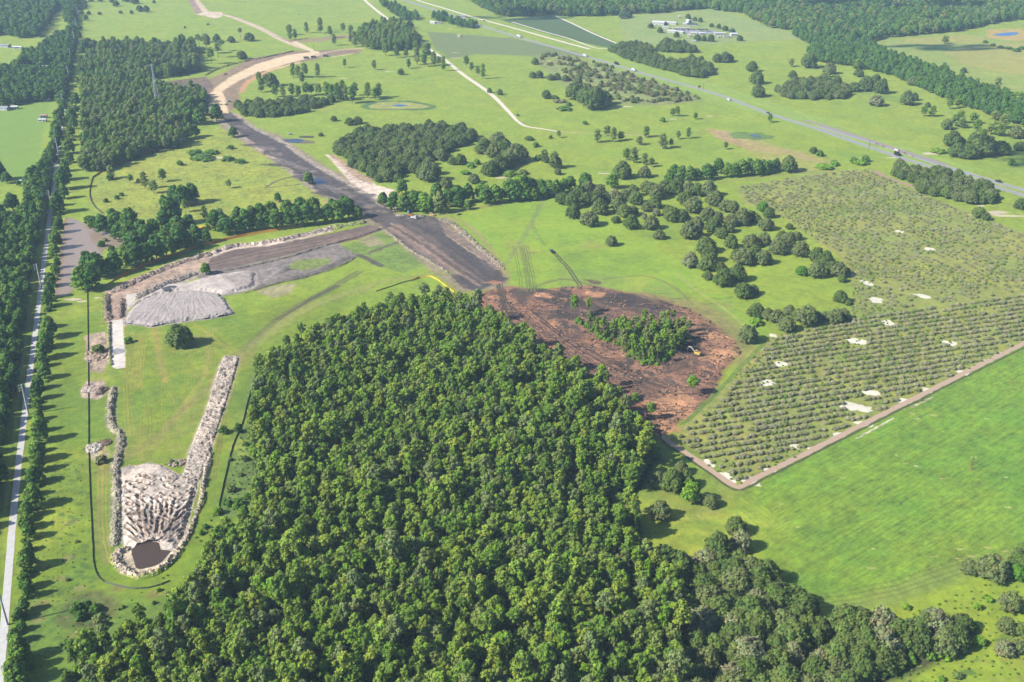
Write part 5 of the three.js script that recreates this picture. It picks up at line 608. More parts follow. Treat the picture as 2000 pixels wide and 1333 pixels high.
// ---- citrus rows: close straight rows near, broken rows beyond
{
  const A = W(P.orchard), o = at(1442, 950), r = rng(88), l = [], b1 = at(1500, 770), b2 = at(1720, 735), dx = b2[0] - b1[0], dz = b2[1] - b1[1], L = Math.hypot(dx, dz), ux = dx / L, uz = dz / L, bare = [[1693, 553, 7], [1712, 587, 6], [1802, 578, 7], [1735, 631, 7], [1757, 452, 5], [1815, 487, 5], [1523, 712, 5], [1497, 748, 5], [1675, 667, 7], [1855, 670, 6], [1702, 768, 5], [1675, 796, 9], [1688, 828, 5]].map(([x, y, m]) => [...at(x, y), m]);
  const ok = (x, z) => inside(A, x, z) && edgeDist(A, x, z) > 3 && !bare.some(([a, b, , m]) => Math.hypot(x - a, z - b) < m);
  const push = (x, z, w) => { const s = seen(x, 0, z); if (s[0] < 2040) l.push([s[0], s[1], w * FOCAL / s[2], r() < 0.12 ? 3 : Math.floor(r() * 3)]); };
  for (let j = -40; j < 90; j++) for (let i = -160; i < 220; i++) {
    const u = i * 2.3 + (r() - 0.5) * 1.3, v = j * 6 + (r() - 0.5) * 1.3, x = o[0] + ux * u - uz * v * -1, z = o[1] + uz * u - ux * v, s = seen(x, 0, z), q = r(), lower = s[1] > 648 - (s[0] - 1500) * 0.14;
    if (!ok(x, z) || !lower || q < 0.16 || noise(x / 9, z / 9 + 40) > 0.6) continue; push(x, z, 2.6 + r() * 1.5);
  }
  const a1 = at(1560, 400), a2 = at(1700, 466), ex = a2[0] - a1[0], ez = a2[1] - a1[1], M = Math.hypot(ex, ez), wx = ex / M, wz = ez / M;
  for (let j = -90; j < 120; j++) for (let i = -120; i < 160; i++) {
    const u = i * 2.8 + (r() - 0.5) * 1.6, v = j * 6.2 + (r() - 0.5) * 1.1, x = a1[0] + wx * u - wz * v, z = a1[1] + wz * u + wx * v, s = seen(x, 0, z), q = r(), lower = s[1] > 640 - (s[0] - 1500) * 0.14;
    if (!ok(x, z) || lower || q < 0.36 || noise(x / 8, z / 8 + 9) > 0.3) continue; push(x, z, 2.2 + r() * 1.6);
  }
  stand('citrus', 'in the rows beside the sandy orchard lane', 'citrus shrubs in rows', l);
}
spread('bush', 'in the weeds between the orchard rows', 'weeds of the orchard', P.orchard, 4.4, { size: 1.3, tints: [4], rank: 0.001, gaps: 30, open: -0.1 });
for (const [where, group, pl, gap, size, tints] of [['in the tufts of the wet meadow', 'tufts of the wet meadow', [[190, 345], [250, 312], [380, 272], [440, 250], [480, 280], [560, 345], [630, 390], [430, 425], [300, 430], [200, 415]], 8, 0.65, [0, 2]], ['in the tufts of the lower left pasture', 'tufts of the lower left pasture', [[85, 900], [165, 900], [180, 1110], [330, 1160], [180, 1240], [60, 1320], [60, 1150]], 5.5, 0.6, [0, 4, 2]], ['in the rough strip left of the forest', 'tufts of the rough strip', [[505, 710], [498, 1000], [440, 1030], [330, 1160], [300, 1150], [425, 990], [470, 850]], 4, 1, [0, 4, 2]], ['in the rough lower right corner', 'tufts of the lower right corner', [[1760, 1210], [2010, 1090], [2010, 1340], [1700, 1340], [1890, 1250]], 4, 1, [0, 4, 4, 2]]]) spread('bush', where, group, pl, gap, { size, tints, rank: 0.001, gaps: 14, open: 0.2 });
// ---- put them up: the three hundred largest of a kind one by one, the rest of each place as one mass
const short = (s) => { let w = s.split(' '); if (w.length > 16) s = s.replace(/ (one by one|the one|in the|of the) /, (m) => m === ' in the ' ? ' in ' : m === ' of the ' ? ' of ' : ' '); w = s.split(' '); if (w.length > 16) w = w.filter((x) => x !== 'the'); return w.join(' '); };
const ADJ = { pine: ['green', 'deep green', 'light green', 'olive grey', 'fresh green', 'yellowish', 'dark', 'grey-green'], oak: ['olive', 'dark olive', 'grey-green', 'pale greyish', 'bright green'], tree: ['green', 'dark green', 'light green', 'olive', 'bright green'], bush: ['green', 'dark green', 'olive', 'dry greyish', 'bright green'], citrus: ['greyish', 'olive grey', 'pale grey', 'greener'] };
for (const kind in want) {
  const all = want[kind].sort((a, b) => (b.one ? 9 : b.px) - (a.one ? 9 : a.px)), near = all.slice(0, kind === 'bush' ? 200 : 290), rest = all.slice(near.length);
  const groups = {}; for (const t of near) if (!t.one) (groups[t.group] ??= []).push(t);
  for (const g in groups) {
    const G = groups[g], noun = TITLE[kind][1], w = G[0].where, used = new Set(), put = (t, s) => { if (!used.has(t)) { used.add(t); t.label = s; } }, best = (f) => G.reduce((a, b) => f(b) > f(a) ? b : a);
    if (G.length > 1) { put(best((t) => t.px), `largest ${noun} ${w}`); put(best((t) => -t.sx), `leftmost ${noun} ${w}`); put(best((t) => t.sx), `rightmost ${noun} ${w}`); put(best((t) => -t.sy2), `farthest ${noun} ${w}`); put(best((t) => t.sy2), `nearest ${noun} ${w}`); put(best((t) => -t.px), `smallest ${noun} ${w}`); }
    const left = G.filter((t) => !used.has(t)); const byT = {}; for (const t of left) (byT[t.t] ??= []).push(t);
    for (const k in byT) { const b = byT[k].sort((p, q) => p.sx - q.sx), a = ADJ[kind][k]; if (b.length <= 9) b.forEach((t, i) => { t.label = b.length === 1 ? `the one ${a} ${noun} ${w}` : `${a} ${noun} ${w}, ${['first', 'second', 'third', 'fourth', 'fifth', 'sixth', 'seventh', 'eighth', 'ninth'][i]} from left`; }); else b.forEach((t) => { t.label = `${a} ${noun} ${w}`; }); }
  }
  const first = {};
  for (const t of near) {
    const p = PROTO[kind][t.v], key = `${t.v}/${t.t}`; let o;
    if (first[key]) o = first[key].clone(); else { o = first[key] = new THREE.Group(); part(o, 'trunk', p.trunk, kind === 'oak' ? greyBark : bark); part(o, 'crown', p.crown, leafMat[kind][t.t]); }
    o.position.set(t.x, 0, t.z); o.rotation.set(0, t.turn, 0); o.scale.set(t.s, t.sy, t.s); if (kind === 'bush' && t.s > 2) o.scale.y = Math.min(o.scale.y, 4 / 2.8);
    top(o, TITLE[kind][0], t.one ?? short(t.label), { pine: 'tree', oak: 'tree', tree: 'tree', bush: 'bush', citrus: 'shrub' }[kind], t.one ? null : t.group);
  }
  const mass = {}; for (const t of rest) (mass[t.group || 'outlying trees'] ??= []).push(t);
  for (const g in mass) {
    const G = new THREE.Group(), M = mass[g], cells = {}; for (const t of M) (cells[`${t.v}/${t.t}`] ??= []).push(t);
    for (const k in cells) {
      const [v, tt] = k.split('/').map(Number), L = cells[k], p = PROTO[kind][v];
      for (const [nm, geo, m] of [['crown', p.crown, leafMat[kind][tt]], ['trunk', p.trunk, kind === 'oak' ? greyBark : bark]]) {
        if (nm === 'trunk' && (kind === 'bush' || kind === 'citrus')) continue;
        const I = new THREE.InstancedMesh(geo, m, L.length), q = new THREE.Object3D(); I.name = nm === 'crown' ? 'crowns' : 'trunks';
        L.forEach((t, i) => { q.position.set(t.x, 0, t.z); q.rotation.set(0, t.turn, 0); q.scale.set(t.s, t.sy, t.s); q.updateMatrix(); I.setMatrixAt(i, q.matrix); });
        G.add(I);
      }
    }
    top(G, { pine: 'pine_woods', oak: 'oak_woods', tree: 'leafy_woods', bush: 'undergrowth', citrus: 'orchard_rows' }[kind], `${{ pine: 'mass of green pines', oak: 'mass of dark oaks', tree: 'mass of leafy trees', bush: 'mass of low bushes', citrus: 'greyish shrub rows' }[kind]} ${M[0].where || 'far off'}`.split(' ').slice(0, 16).join(' '), { pine: 'woods', oak: 'woods', tree: 'woods', bush: 'undergrowth', citrus: 'orchard' }[kind], null, 'stuff');
  }
}
// ---------------------------------------------------------------- fences, poles, tower
function fence(name, label, category, pts, h, m, mStake, gap = 9, lean = m === silt || m === silt2 ? 0 : 0.75) {
  const l = smooth(W(pts), 1.5), s = sides(l), pos = [], idx = [], g = new THREE.Group(), t = 0.04;
  l.forEach(([x, z], i) => { const w = 0.12 * noise(i / 3, h * 7), a = s[i], hh = h * (0.92 + 0.1 * noise(i / 2, 5)); for (const [o, y] of [[t, 0], [t + w, hh], [-t + w, hh], [-t, 0]]) pos.push(x + a[0] * o, y, z + a[1] * o - (y ? lean * h : 0)); if (i) { const k = i * 4; for (let q = 0; q < 4; q++) { const b = (q + 1) % 4; idx.push(k - 4 + q, k - 4 + b, k + q, k - 4 + b, k + b, k + q); } } });
  part(g, 'fabric', geom(pos, idx), m); const st = new THREE.BoxGeometry(0.09, h * 1.15, 0.09); st.translate(0, h * 0.575, 0); const k = Math.max(1, Math.round(gap / 1.5));
  for (let i = 0; i < l.length; i += k) { const o = part(g, 'stake', st, mStake); o.position.set(l[i][0] + s[i][0] * 0.1, 0, l[i][1] + s[i][1] * 0.1); }
  return top(g, name, label, category);
}
const silt = std(own(44, 52, 58), { roughness: 0.8, side: THREE.DoubleSide }), wood = std(own(120, 100, 76)), orange = std(own(250, 150, 40), { side: THREE.DoubleSide }), amber = std(own(226, 164, 36), { side: THREE.DoubleSide }), yellow = std(own(250, 208, 30), { side: THREE.DoubleSide }), ochre = std(own(150, 140, 44), { side: THREE.DoubleSide }), silt2 = std(own(120, 132, 128), { side: THREE.DoubleSide });
fence('silt_fence', 'long black silt fence straight down the left pasture', 'fence', [[170, 572], [171, 650], [172, 770], [173, 900], [177, 1000], [180, 1060], [183, 1105], [190, 1125], [203, 1138]], 0.75, silt, wood);
fence('silt_fence', 'grey lower end of the silt fence curving to the forest', 'fence', [[203, 1138], [225, 1144], [252, 1150], [275, 1151], [305, 1146], [332, 1136]], 0.9, silt2, wood);
fence('silt_fence', 'black silt fence slanting down left of the forest', 'fence', [[522, 690], [507, 715], [497, 740], [485, 780], [472, 830], [455, 870], [440, 930], [426, 995]], 0.85, silt, wood);
fence('silt_fence', 'thin brown silt fence at the top edge of the forest', 'fence', [[735, 570], [760, 562], [790, 552], [812, 547]], 0.8, std(own(112, 104, 60), { side: THREE.DoubleSide }), wood);
fence('barrier_fence', 'olive end of the barrier fence at the pond corner', 'fence', [[171, 571], [188, 569], [205, 560], [222, 549]], 1.1, ochre, wood);
fence('barrier_fence', 'long orange barrier fence along the dark tree belt', 'fence', [[222, 549], [260, 530], [300, 512], [350, 496], [385, 483], [440, 470], [480, 461]], 1.9, orange, wood); fence('barrier_fence', 'yellow stretch of barrier fence above the haul road', 'fence', [[480, 461], [520, 454], [560, 448], [590, 443]], 1.9, amber, wood);
fence('barrier_fence', 'orange barrier fence below the tower wood', 'fence', [[352, 275], [330, 283], [300, 293], [245, 312], [205, 332], [180, 348]], 1.5, orange, wood); fence('silt_fence', 'dark silt fence bending round the wet meadow', 'fence', [[180, 348], [175, 366], [175, 387], [184, 404], [200, 418]], 1.1, std(own(70, 80, 72), { side: THREE.DoubleSide }), wood);
fence('barrier_fence', 'short yellow fence piece between the pond hedges', 'fence', [[382, 445], [400, 445], [420, 445]], 1.7, yellow, wood); fence('barrier_fence', 'short amber fence piece behind the pond clump', 'fence', [[270, 436], [284, 439], [300, 443]], 1.4, amber, wood);
fence('barrier_fence', 'bright yellow barrier fence above the forest tip', 'fence', [[818, 544], [838, 541], [850, 545], [868, 558], [887, 572]], 0.95, yellow, wood); fence('barrier_fence', 'small orange fence piece left of the bright yellow one', 'fence', [[806, 549], [812, 547], [819, 544]], 1.3, orange, wood);
fence('barrier_fence', 'orange fence piece half hidden at the forest edge, upper', 'fence', [[1104, 728], [1114, 735], [1123, 742]], 1.3, amber, wood); fence('barrier_fence', 'yellow fence piece half hidden at the forest edge, lower', 'fence', [[1178, 780], [1190, 790], [1206, 801]], 1.4, yellow, wood);
for (const [a, b] of [[[955, 604], [961, 622]], [[966, 626], [976, 636]]]) void a;
// utility poles along the concrete road
const poleM = std(own(244, 242, 236), { roughness: 0.7 }), insul = std(own(240, 240, 236), { roughness: 0.4 }), wireM = std(own(80, 84, 88), { roughness: 0.5, metalness: 0.3 });
const PH = 20, tips = [];
{
  const pts = [[14, 1221], [55, 810], [80.5, 564], [102, 413], [114.5, 306], [125, 213], [135, 158], [139, 120], [146, 86], [150, 58], [153, 35]], w = W(pts), ord = ['lowest utility pole beside the road, at the lower left corner', 'utility pole beside the lower row of trees, second from the bottom', 'utility pole opposite the grey pond, third from the bottom', 'utility pole at the top end of the pond hedge, fourth', 'utility pole beside the tower wood, fifth from the bottom', 'utility pole level with the lattice tower, sixth from the bottom', 'utility pole level with the tower top, seventh from the bottom', 'utility pole eighth from the bottom along the concrete road', 'utility pole ninth from the bottom along the concrete road', 'utility pole tenth from the bottom along the concrete road', 'farthest utility pole at the top of the concrete road'];
  const pg = new THREE.CylinderGeometry(0.32, 0.55, PH, 8); pg.translate(0, PH / 2, 0); const ag = new THREE.BoxGeometry(2.2, 0.16, 0.16); ag.translate(-0.9, 0, 0); const ig = new THREE.CylinderGeometry(0.14, 0.2, 0.7, 6); ig.translate(-1.8, -0.4, 0);
  const proto = new THREE.Group(); part(proto, 'pole', pg, poleM); for (const y of [PH - 0.3, PH - 2, PH - 3.7]) { const a = part(proto, 'arm', ag, poleM); a.position.y = y; const s = part(a, 'insulator', ig, insul); void s; }
  w.forEach(([x, z], i) => { const o = i ? proto.clone() : proto, a = w[Math.max(0, i - 1)], b = w[Math.min(w.length - 1, i + 1)], turn = Math.atan2(-(b[0] - a[0]), -(b[1] - a[1])); o.position.set(x, 0, z); o.rotation.y = turn; top(o, 'utility_pole', ord[i], 'pole', 'utility poles along the concrete road'); tips.push([0, 1, 2].map((k) => V(x - Math.cos(turn) * 1.8, PH - 1.1 - 1.7 * k, z + Math.sin(turn) * 1.8))); });
  for (let k = 0; k < 3; k++) { const pts3 = []; tips.forEach((t, i) => { pts3.push(t[k]); if (tips[i + 1]) for (const f of [0.25, 0.5, 0.75]) pts3.push(t[k].clone().lerp(tips[i + 1][k], f).add(V(0, -6 * f * (1 - f), 0))); }); top(new THREE.Mesh(new THREE.TubeGeometry(new THREE.CatmullRomCurve3(pts3), 160, 0.035, 4), wireM), 'power_line', ['top', 'middle', 'bottom'][k] + ' wire strung between the utility poles', 'wire'); }
}
{ // lattice tower in the wood
  const [x, z] = at(309, 214), g = grp(x, z), H = 56, m = std(own(240, 242, 246), { roughness: 0.5, metalness: 0.2 }), legs = [], br = [], c = (k, h) => { const w = 3.4 * (1 - h / H) + 0.55; return V(Math.cos(k * 2.094) * w, h, Math.sin(k * 2.094) * w); };
  for (let k = 0; k < 3; k++) part(g, 'leg', limb(c(k, 0), c(k, H), 0.36, 0.24, 5), m);
  for (let h = 0; h < H - 3; h += 3.5) for (let k = 0; k < 3; k++) { br.push(limb(c(k, h), c((k + 1) % 3, h + 3.5), 0.08, 0.08, 4), limb(c((k + 1) % 3, h), c(k, h + 3.5), 0.08, 0.08, 4), limb(c(k, h), c((k + 1) % 3, h), 0.07, 0.07, 4)); }
  part(g, 'bracing', mergeGeometries(br), m).userData.kind = 'stuff'; const pl = new THREE.CylinderGeometry(1.7, 1.7, 0.25, 10); pl.translate(0, 35, 0); part(g, 'platform', pl, m);
  const dish = new THREE.CylinderGeometry(1, 1, 0.5, 12); dish.rotateX(Math.PI / 2); dish.translate(0.9, 35.6, 1.9); part(g, 'dish', dish, poleM); for (let k = 0; k < 3; k++) { const a = new THREE.BoxGeometry(0.5, 2.4, 0.3); a.translate(Math.cos(k * 2.09) * 1.5, H - 0.4, Math.sin(k * 2.09) * 1.5); part(g, 'antenna', a, poleM); }
  top(g, 'lattice_tower', 'tall slim lattice tower standing in the upper left wood', 'tower');
}
{ // nest pole in the hay field
  const [x, z] = at(1897, 918), g = grp(x, z), m = std(own(150, 116, 88)); const p = new THREE.CylinderGeometry(0.22, 0.3, 7.4, 7); p.translate(0, 3.7, 0); part(g, 'post', p, m);
  part(g, 'crossarm', new THREE.BoxGeometry(2.6, 0.2, 0.24), m).position.set(0, 7.3, 0); for (const s of [-1, 1]) { const b = part(g, 'insulator', new THREE.CylinderGeometry(0.16, 0.22, 0.7, 7), insul); b.position.set(s * 1.1, 7.75, 0); } const q = new THREE.CylinderGeometry(0.8, 1.1, 0.25, 9); q.translate(0, 0.1, 0); part(g, 'footing', q, std(own(170, 140, 96)));
  top(g, 'wooden_post', 'brown wooden post with white tips alone in the hay field', 'post');
}
for (const [px, py, h, label] of [[1374, 174, 8, 'small post beside the orange sign near the highway'], [1697, 293, 11, 'dark pole beside the second carriageway near the bend'], [613, 96, 9, 'thin pole beside the bright sandy junction']]) { const [x, z] = at(px, py), g = grp(x, z, 0.6), p = new THREE.CylinderGeometry(0.16, 0.22, h, 6); p.translate(0, h / 2, 0); part(g, 'post', p, std(own(104, 92, 84))); part(g, 'crossarm', new THREE.BoxGeometry(2, 0.18, 0.18), std(own(104, 92, 84))).position.set(0, h - 0.8, 0); top(g, 'post', label, 'post'); }
{ const [x, z] = at(1366, 174), g = grp(x, z, 0.5); for (const s of [-1, 1]) { const p = new THREE.CylinderGeometry(0.12, 0.12, 3, 6); p.translate(s * 1.6, 1.5, 0); part(g, 'leg', p, wood); } const b = new THREE.BoxGeometry(4.6, 2.6, 0.18); b.translate(0, 3.4, 0); part(g, 'board', b, std(own(240, 140, 60))); top(g, 'road_sign', 'orange roadwork board beside the highway', 'sign'); }
// ---------------------------------------------------------------- vehicles
const glass = std(new THREE.Color(0.02, 0.025, 0.03), { roughness: 0.15 }), tyre = std(new THREE.Color(0.015, 0.015, 0.016)), metal = (c) => std(own(...c), { roughness: 0.4, metalness: 0.1 });
function prof(pts, w, bev = 0.06) { const s = new THREE.Shape(pts.map(([x, y]) => new THREE.Vector2(x, y))), g = new THREE.ExtrudeGeometry(s, { depth: w - bev * 2, bevelEnabled: true, bevelSize: bev, bevelThickness: bev, bevelSegments: 1 }); g.translate(0, 0, -w / 2 + bev); return g; }
const wheelG = (r, w = 0.25) => { const g = new THREE.CylinderGeometry(r, r, w, 14); g.rotateX(Math.PI / 2); return g; };
const heading = (p, q) => { const a = at(...p), b = at(...q); return Math.atan2(-(b[1] - a[1]), b[0] - a[0]); };
function car(px, py, turn, c, label, kind = 'car', k = 1) {
  const [x, z] = at(px, py), g = grp(x, z, turn, 0.08), m = metal(c), A = { car: [[-2.2, 0.35], [2.2, 0.35], [2.25, 0.75], [1.2, 0.92], [-2.2, 0.95]], pickup: [[-2.7, 0.45], [2.7, 0.45], [2.7, 1.05], [1.5, 1.15], [-2.7, 1.1]], van: [[-2.8, 0.4], [2.6, 0.4], [2.7, 1.0], [2.2, 1.2], [1.7, 2.2], [-2.8, 2.3]] }[kind];
  part(g, 'body', prof(A, 1.85), m); const B = { car: [[-1.9, 0.9], [1.1, 0.88], [0.35, 1.45], [-1.3, 1.48]], pickup: [[-0.9, 1.08], [1.5, 1.08], [0.9, 1.8], [-0.7, 1.82]], van: [[1.75, 1.25], [2.3, 1.22], [1.9, 2.0], [1.75, 2.05]] }[kind]; part(g, 'windows', prof(B, 1.62), glass); if (kind !== 'van') part(g, 'roof', prof(kind === 'car' ? [[-1.25, 1.46], [0.3, 1.46], [0.25, 1.54], [-1.2, 1.54]] : [[-0.68, 1.8], [0.86, 1.8], [0.8, 1.88], [-0.64, 1.88]], 1.6), m);
  for (const [a, b] of [[1.4, 1], [1.4, -1], [-1.4, 1], [-1.4, -1]]) part(g, 'wheel', wheelG(0.36), tyre).position.set(a, 0.36, b * 0.84); g.scale.setScalar(k); return top(g, kind === 'car' ? 'car' : kind === 'pickup' ? 'pickup_truck' : 'van', label, kind === 'car' ? 'car' : kind === 'pickup' ? 'pickup' : 'van');
}
function truck(px, py, turn, cab, box, label, L = 12, h = 3.2) {
  const [x, z] = at(px, py), g = grp(x, z, turn, 0.08); part(g, 'cab', prof([[0, 0.7], [2.4, 0.7], [2.5, 1.8], [2.1, 3], [0, 3.1]], 2.3), metal(cab)).position.x = L / 2 - 2.4; const w = part(g, 'windscreen', new THREE.BoxGeometry(0.1, 0.9, 1.9), glass); w.position.set(L / 2 + 0.02, 2.35, 0); w.rotation.z = 0.28;
  part(g, 'trailer', prof([[-L / 2, 1.1], [L / 2 - 2.7, 1.1], [L / 2 - 2.7, h + 0.7], [-L / 2, h + 0.7]], 2.5), metal(box)); part(g, 'chassis', new THREE.BoxGeometry(L - 1, 0.3, 1.2), tyre).position.set(-0.2, 0.85, 0); for (const a of [L / 2 - 1.2, -L / 2 + 1, -L / 2 + 2.3, L / 2 - 4]) for (const b of [-1, 1]) part(g, 'wheel', wheelG(0.5, 0.35), tyre).position.set(a, 0.5, b * 1.02);
  return top(g, 'truck', label, 'truck');
}
function dumper(px, py, turn, c, label) {
  const [x, z] = at(px, py), g = grp(x, z, turn, 0.1); part(g, 'bed', prof([[-4.2, 1.6], [0.9, 1.3], [1.4, 3.3], [-0.4, 3.2], [-4.6, 2.9]], 3), metal(c)); part(g, 'cab', prof([[1.6, 1.2], [4.2, 1.2], [4.3, 2.2], [3.1, 2.4], [2.8, 3.5], [1.6, 3.5]], 2.2), metal(c)); part(g, 'window', prof([[2, 2.5], [2.95, 2.5], [2.7, 3.3], [2, 3.3]], 2.3, 0.03), glass); part(g, 'chassis', new THREE.BoxGeometry(7.4, 0.5, 1.2), tyre).position.set(0, 1, 0);
  for (const a of [3, -1.4, -3.2]) for (const b of [-1, 1]) part(g, 'wheel', wheelG(0.85, 0.6), tyre).position.set(a, 0.85, b * 1.2); return top(g, 'dump_truck', label, 'dump truck', 'dump trucks by the sandy junction');
}
dumper(598, 114.5, 0.15, [92, 84, 84], 'leftmost dark dump truck below the bright sandy junction'); dumper(612.5, 113, 0.15, [78, 84, 84], 'middle dark dump truck below the bright sandy junction'); dumper(636, 111, 2.9, [86, 70, 84], 'rightmost dark dump truck below the bright sandy junction');
const hA = heading([1000, 69], [1300, 157]);
truck(1014, 73, hA, [235, 235, 240], [240, 240, 244], 'white truck at the upper end of the highway', 13); truck(1143, 111, hA, [245, 245, 245], [248, 248, 248], 'white truck on the highway beside the scrubby plot', 10); truck(1204, 126, hA, [60, 56, 54], [58, 54, 52], 'dark truck on the grass verge of the highway', 9); truck(1238, 139, hA, [240, 240, 240], [246, 246, 246], 'white truck at the middle of the highway', 9);
car(1424, 197, heading([1400, 184], [1500, 221]), [235, 236, 240], 'white van on the highway above the bare soil', 'van', 1.2); car(1501, 222, heading([1500, 221], [1600, 253]), [70, 84, 110], 'dark car on the highway left of the bend', 'car', 1.2); truck(1753, 304, heading([1700, 288], [1800, 321]), [40, 38, 40], [46, 42, 44], 'black truck on the highway near the right edge', 8); car(1951, 356, heading([1940, 354], [2000, 371]), [44, 44, 48], 'dark pickup on the second carriageway at the right edge', 'pickup', 1.2);
for (const [i, [x, y]] of [[1712, 283], [1724, 287], [1752, 296], [1766, 300], [1780, 305]].entries()) car(x, y, heading([1700, 277], [1800, 310]), [[226, 190, 168], [222, 180, 150], [236, 226, 214], [214, 170, 140], [232, 214, 196]][i], `${['first', 'second', 'third', 'fourth', 'fifth'][i]} pale vehicle from the left parked on the new pavement`, i === 2 ? 'van' : 'car', 1.1);
car(1011, 226, heading([998, 223], [1012, 238]), [60, 66, 60], 'dark pickup beside the bend of the white lane', 'pickup', 1.1); car(1078, 493, heading([1078, 493], [1105, 522]) + Math.PI, [52, 62, 92], 'dark blue pickup in the green pasture ahead of its wheel marks', 'pickup', 1.15); car(897, 420, 0.4, [62, 60, 60], 'dark utility cart on the track right of the crossing', 'pickup', 0.7); car(447, 199, 0.5, [245, 246, 248], 'white pickup at the end of the sandy curve', 'pickup', 1.25); car(441, 205, 0.9, [236, 238, 240], 'white van beside the pickup at the sandy curve', 'van', 0.8); car(159, 160, 1.3, [236, 240, 244], 'white van between the road and the tower wood', 'van', 0.9);
car(440, 146, 0.6, [120, 84, 70], 'brown pickup on the sandy curve', 'pickup', 1);
car(567, 263, 0.3, [240, 240, 240], 'white pickup beside the upper puddle', 'pickup', 1); car(583, 29, 0.2, [236, 240, 244], 'white van far out in the upper pasture', 'van', 0.8);
truck(808, 428, heading([800, 427], [816, 429]), [236, 236, 240], [246, 246, 250], 'white truck parked at the dirt road crossing', 5.6, 1.2);
{ const [x, z] = at(802, 423), g = grp(x, z, -0.4); part(g, 'body', prof([[-2.2, 0.9], [1.8, 0.9], [2, 1.6], [0.6, 1.8], [-2.2, 2.2]], 1.9), metal([248, 170, 40])); part(g, 'engine', new THREE.BoxGeometry(1.3, 1.1, 1.7), metal([206, 70, 84])).position.set(-0.8, 2.6, 0); for (const a of [-1.4, 1.3]) for (const b of [-1, 1]) part(g, 'wheel', wheelG(0.65, 0.45), tyre).position.set(a, 0.65, b * 0.95); part(g, 'blade', new THREE.BoxGeometry(0.25, 1, 2.4), metal([248, 170, 40])).position.set(2.5, 0.7, 0); top(g, 'loader', 'orange loader behind the white truck at the crossing', 'loader'); }
{ const [x, z] = at(798, 419), g = grp(x, z), t = new THREE.CapsuleGeometry(0.9, 1.4, 4, 10); t.translate(0, 2.1, 0); part(g, 'tank', t, metal([120, 196, 236])); for (const [a, b] of [[-0.5, -0.5], [0.5, -0.5], [-0.5, 0.5], [0.5, 0.5]]) { const l = new THREE.CylinderGeometry(0.08, 0.08, 1.2, 5); l.translate(a, 0.6, b); part(g, 'leg', l, tyre); } top(g, 'water_tank', 'small light blue tank behind the orange loader', 'tank'); }
{ // tracked excavator on the clearing
  const [x, z] = at(1361, 695), g = grp(x, z, 2.5, 0.35), ye = metal([250, 206, 90]), dk = std(own(70, 66, 62)); g.scale.setScalar(1);
  for (const s of [-1, 1]) { const t = prof([[-1.9, 0.1], [1.9, 0.1], [2.2, 0.5], [1.9, 0.95], [-1.9, 0.95], [-2.2, 0.5]], 0.6); const o = part(g, 'track', t, dk); o.position.z = s * 1.15; }
  part(g, 'house', prof([[-2.6, 1.1], [1.3, 1.1], [1.3, 2.1], [-1.6, 2.3], [-2.6, 2.1]], 2.6), ye); const cab = part(g, 'cab', prof([[0, 2], [1.5, 2], [1.4, 3.1], [0.1, 3.2]], 1.2), ye); cab.position.z = 0.7; const w = part(cab, 'window', prof([[0.15, 2.2], [1.35, 2.2], [1.28, 3], [0.2, 3.05]], 1.3, 0.02), glass); void w; part(g, 'counterweight', prof([[-3, 1.2], [-2.4, 1.2], [-2.4, 2.2], [-3, 2]], 2.5), dk);
  part(g, 'boom', prof([[1, 1.8], [1.5, 1.7], [4.4, 4.3], [6.2, 4.2], [6.3, 4.7], [4.2, 4.9]], 0.5), metal([225, 220, 205])); part(g, 'stick', prof([[5.9, 4.6], [6.4, 4.8], [7.3, 1.8], [6.9, 1.7]], 0.4), metal([225, 220, 205])); part(g, 'bucket', prof([[6.8, 1.8], [7.6, 1.9], [7.5, 0.9], [6.6, 0.5], [6.2, 0.9]], 1), dk);
  top(g, 'excavator', 'yellow tracked excavator at work on the brown clearing', 'excavator');
}
// ---------------------------------------------------------------- houses
const white = std(own(250, 250, 250), { roughness: 0.6 }), wallM = std(own(226, 222, 214)), dark = std(own(60, 62, 70));
function house(px, py, turn, L, Wd, h, rh, roof, label, name = 'house', category = 'house', wall = wallM) {
  const [x, z] = at(px, py), g = grp(x, z, turn), b = new THREE.BoxGeometry(L, h, Wd); b.translate(0, h / 2, 0); part(g, 'wall', b, wall); const hw = Wd / 2 + 0.5, r = prof([[-hw, h + 0.01], [hw, h + 0.01], [hw, h + 0.25], [0, h + rh + 0.25], [-hw, h + 0.25]], L + 1, 0.03); r.rotateY(Math.PI / 2); part(g, 'roof', r, typeof roof === 'object' && roof.isMaterial ? roof : std(own(...roof), { roughness: 0.6 }));
  const n = Math.max(2, Math.round(L / 5)); for (let i = 0; i < n; i++) for (const s of [-1, 1]) { const o = part(g, i === 1 && s === 1 ? 'door' : 'window', new THREE.BoxGeometry(i === 1 && s === 1 ? 1.1 : 1.4, i === 1 && s === 1 ? 2 : 1.1, 0.1), dark); o.position.set((i + 0.5) / n * L - L / 2, i === 1 && s === 1 ? 1 : h * 0.58, s * (Wd / 2 + 0.02)); }
  return top(g, name, label, category);
}
const RW = [250, 250, 250], RG = [186, 190, 200];
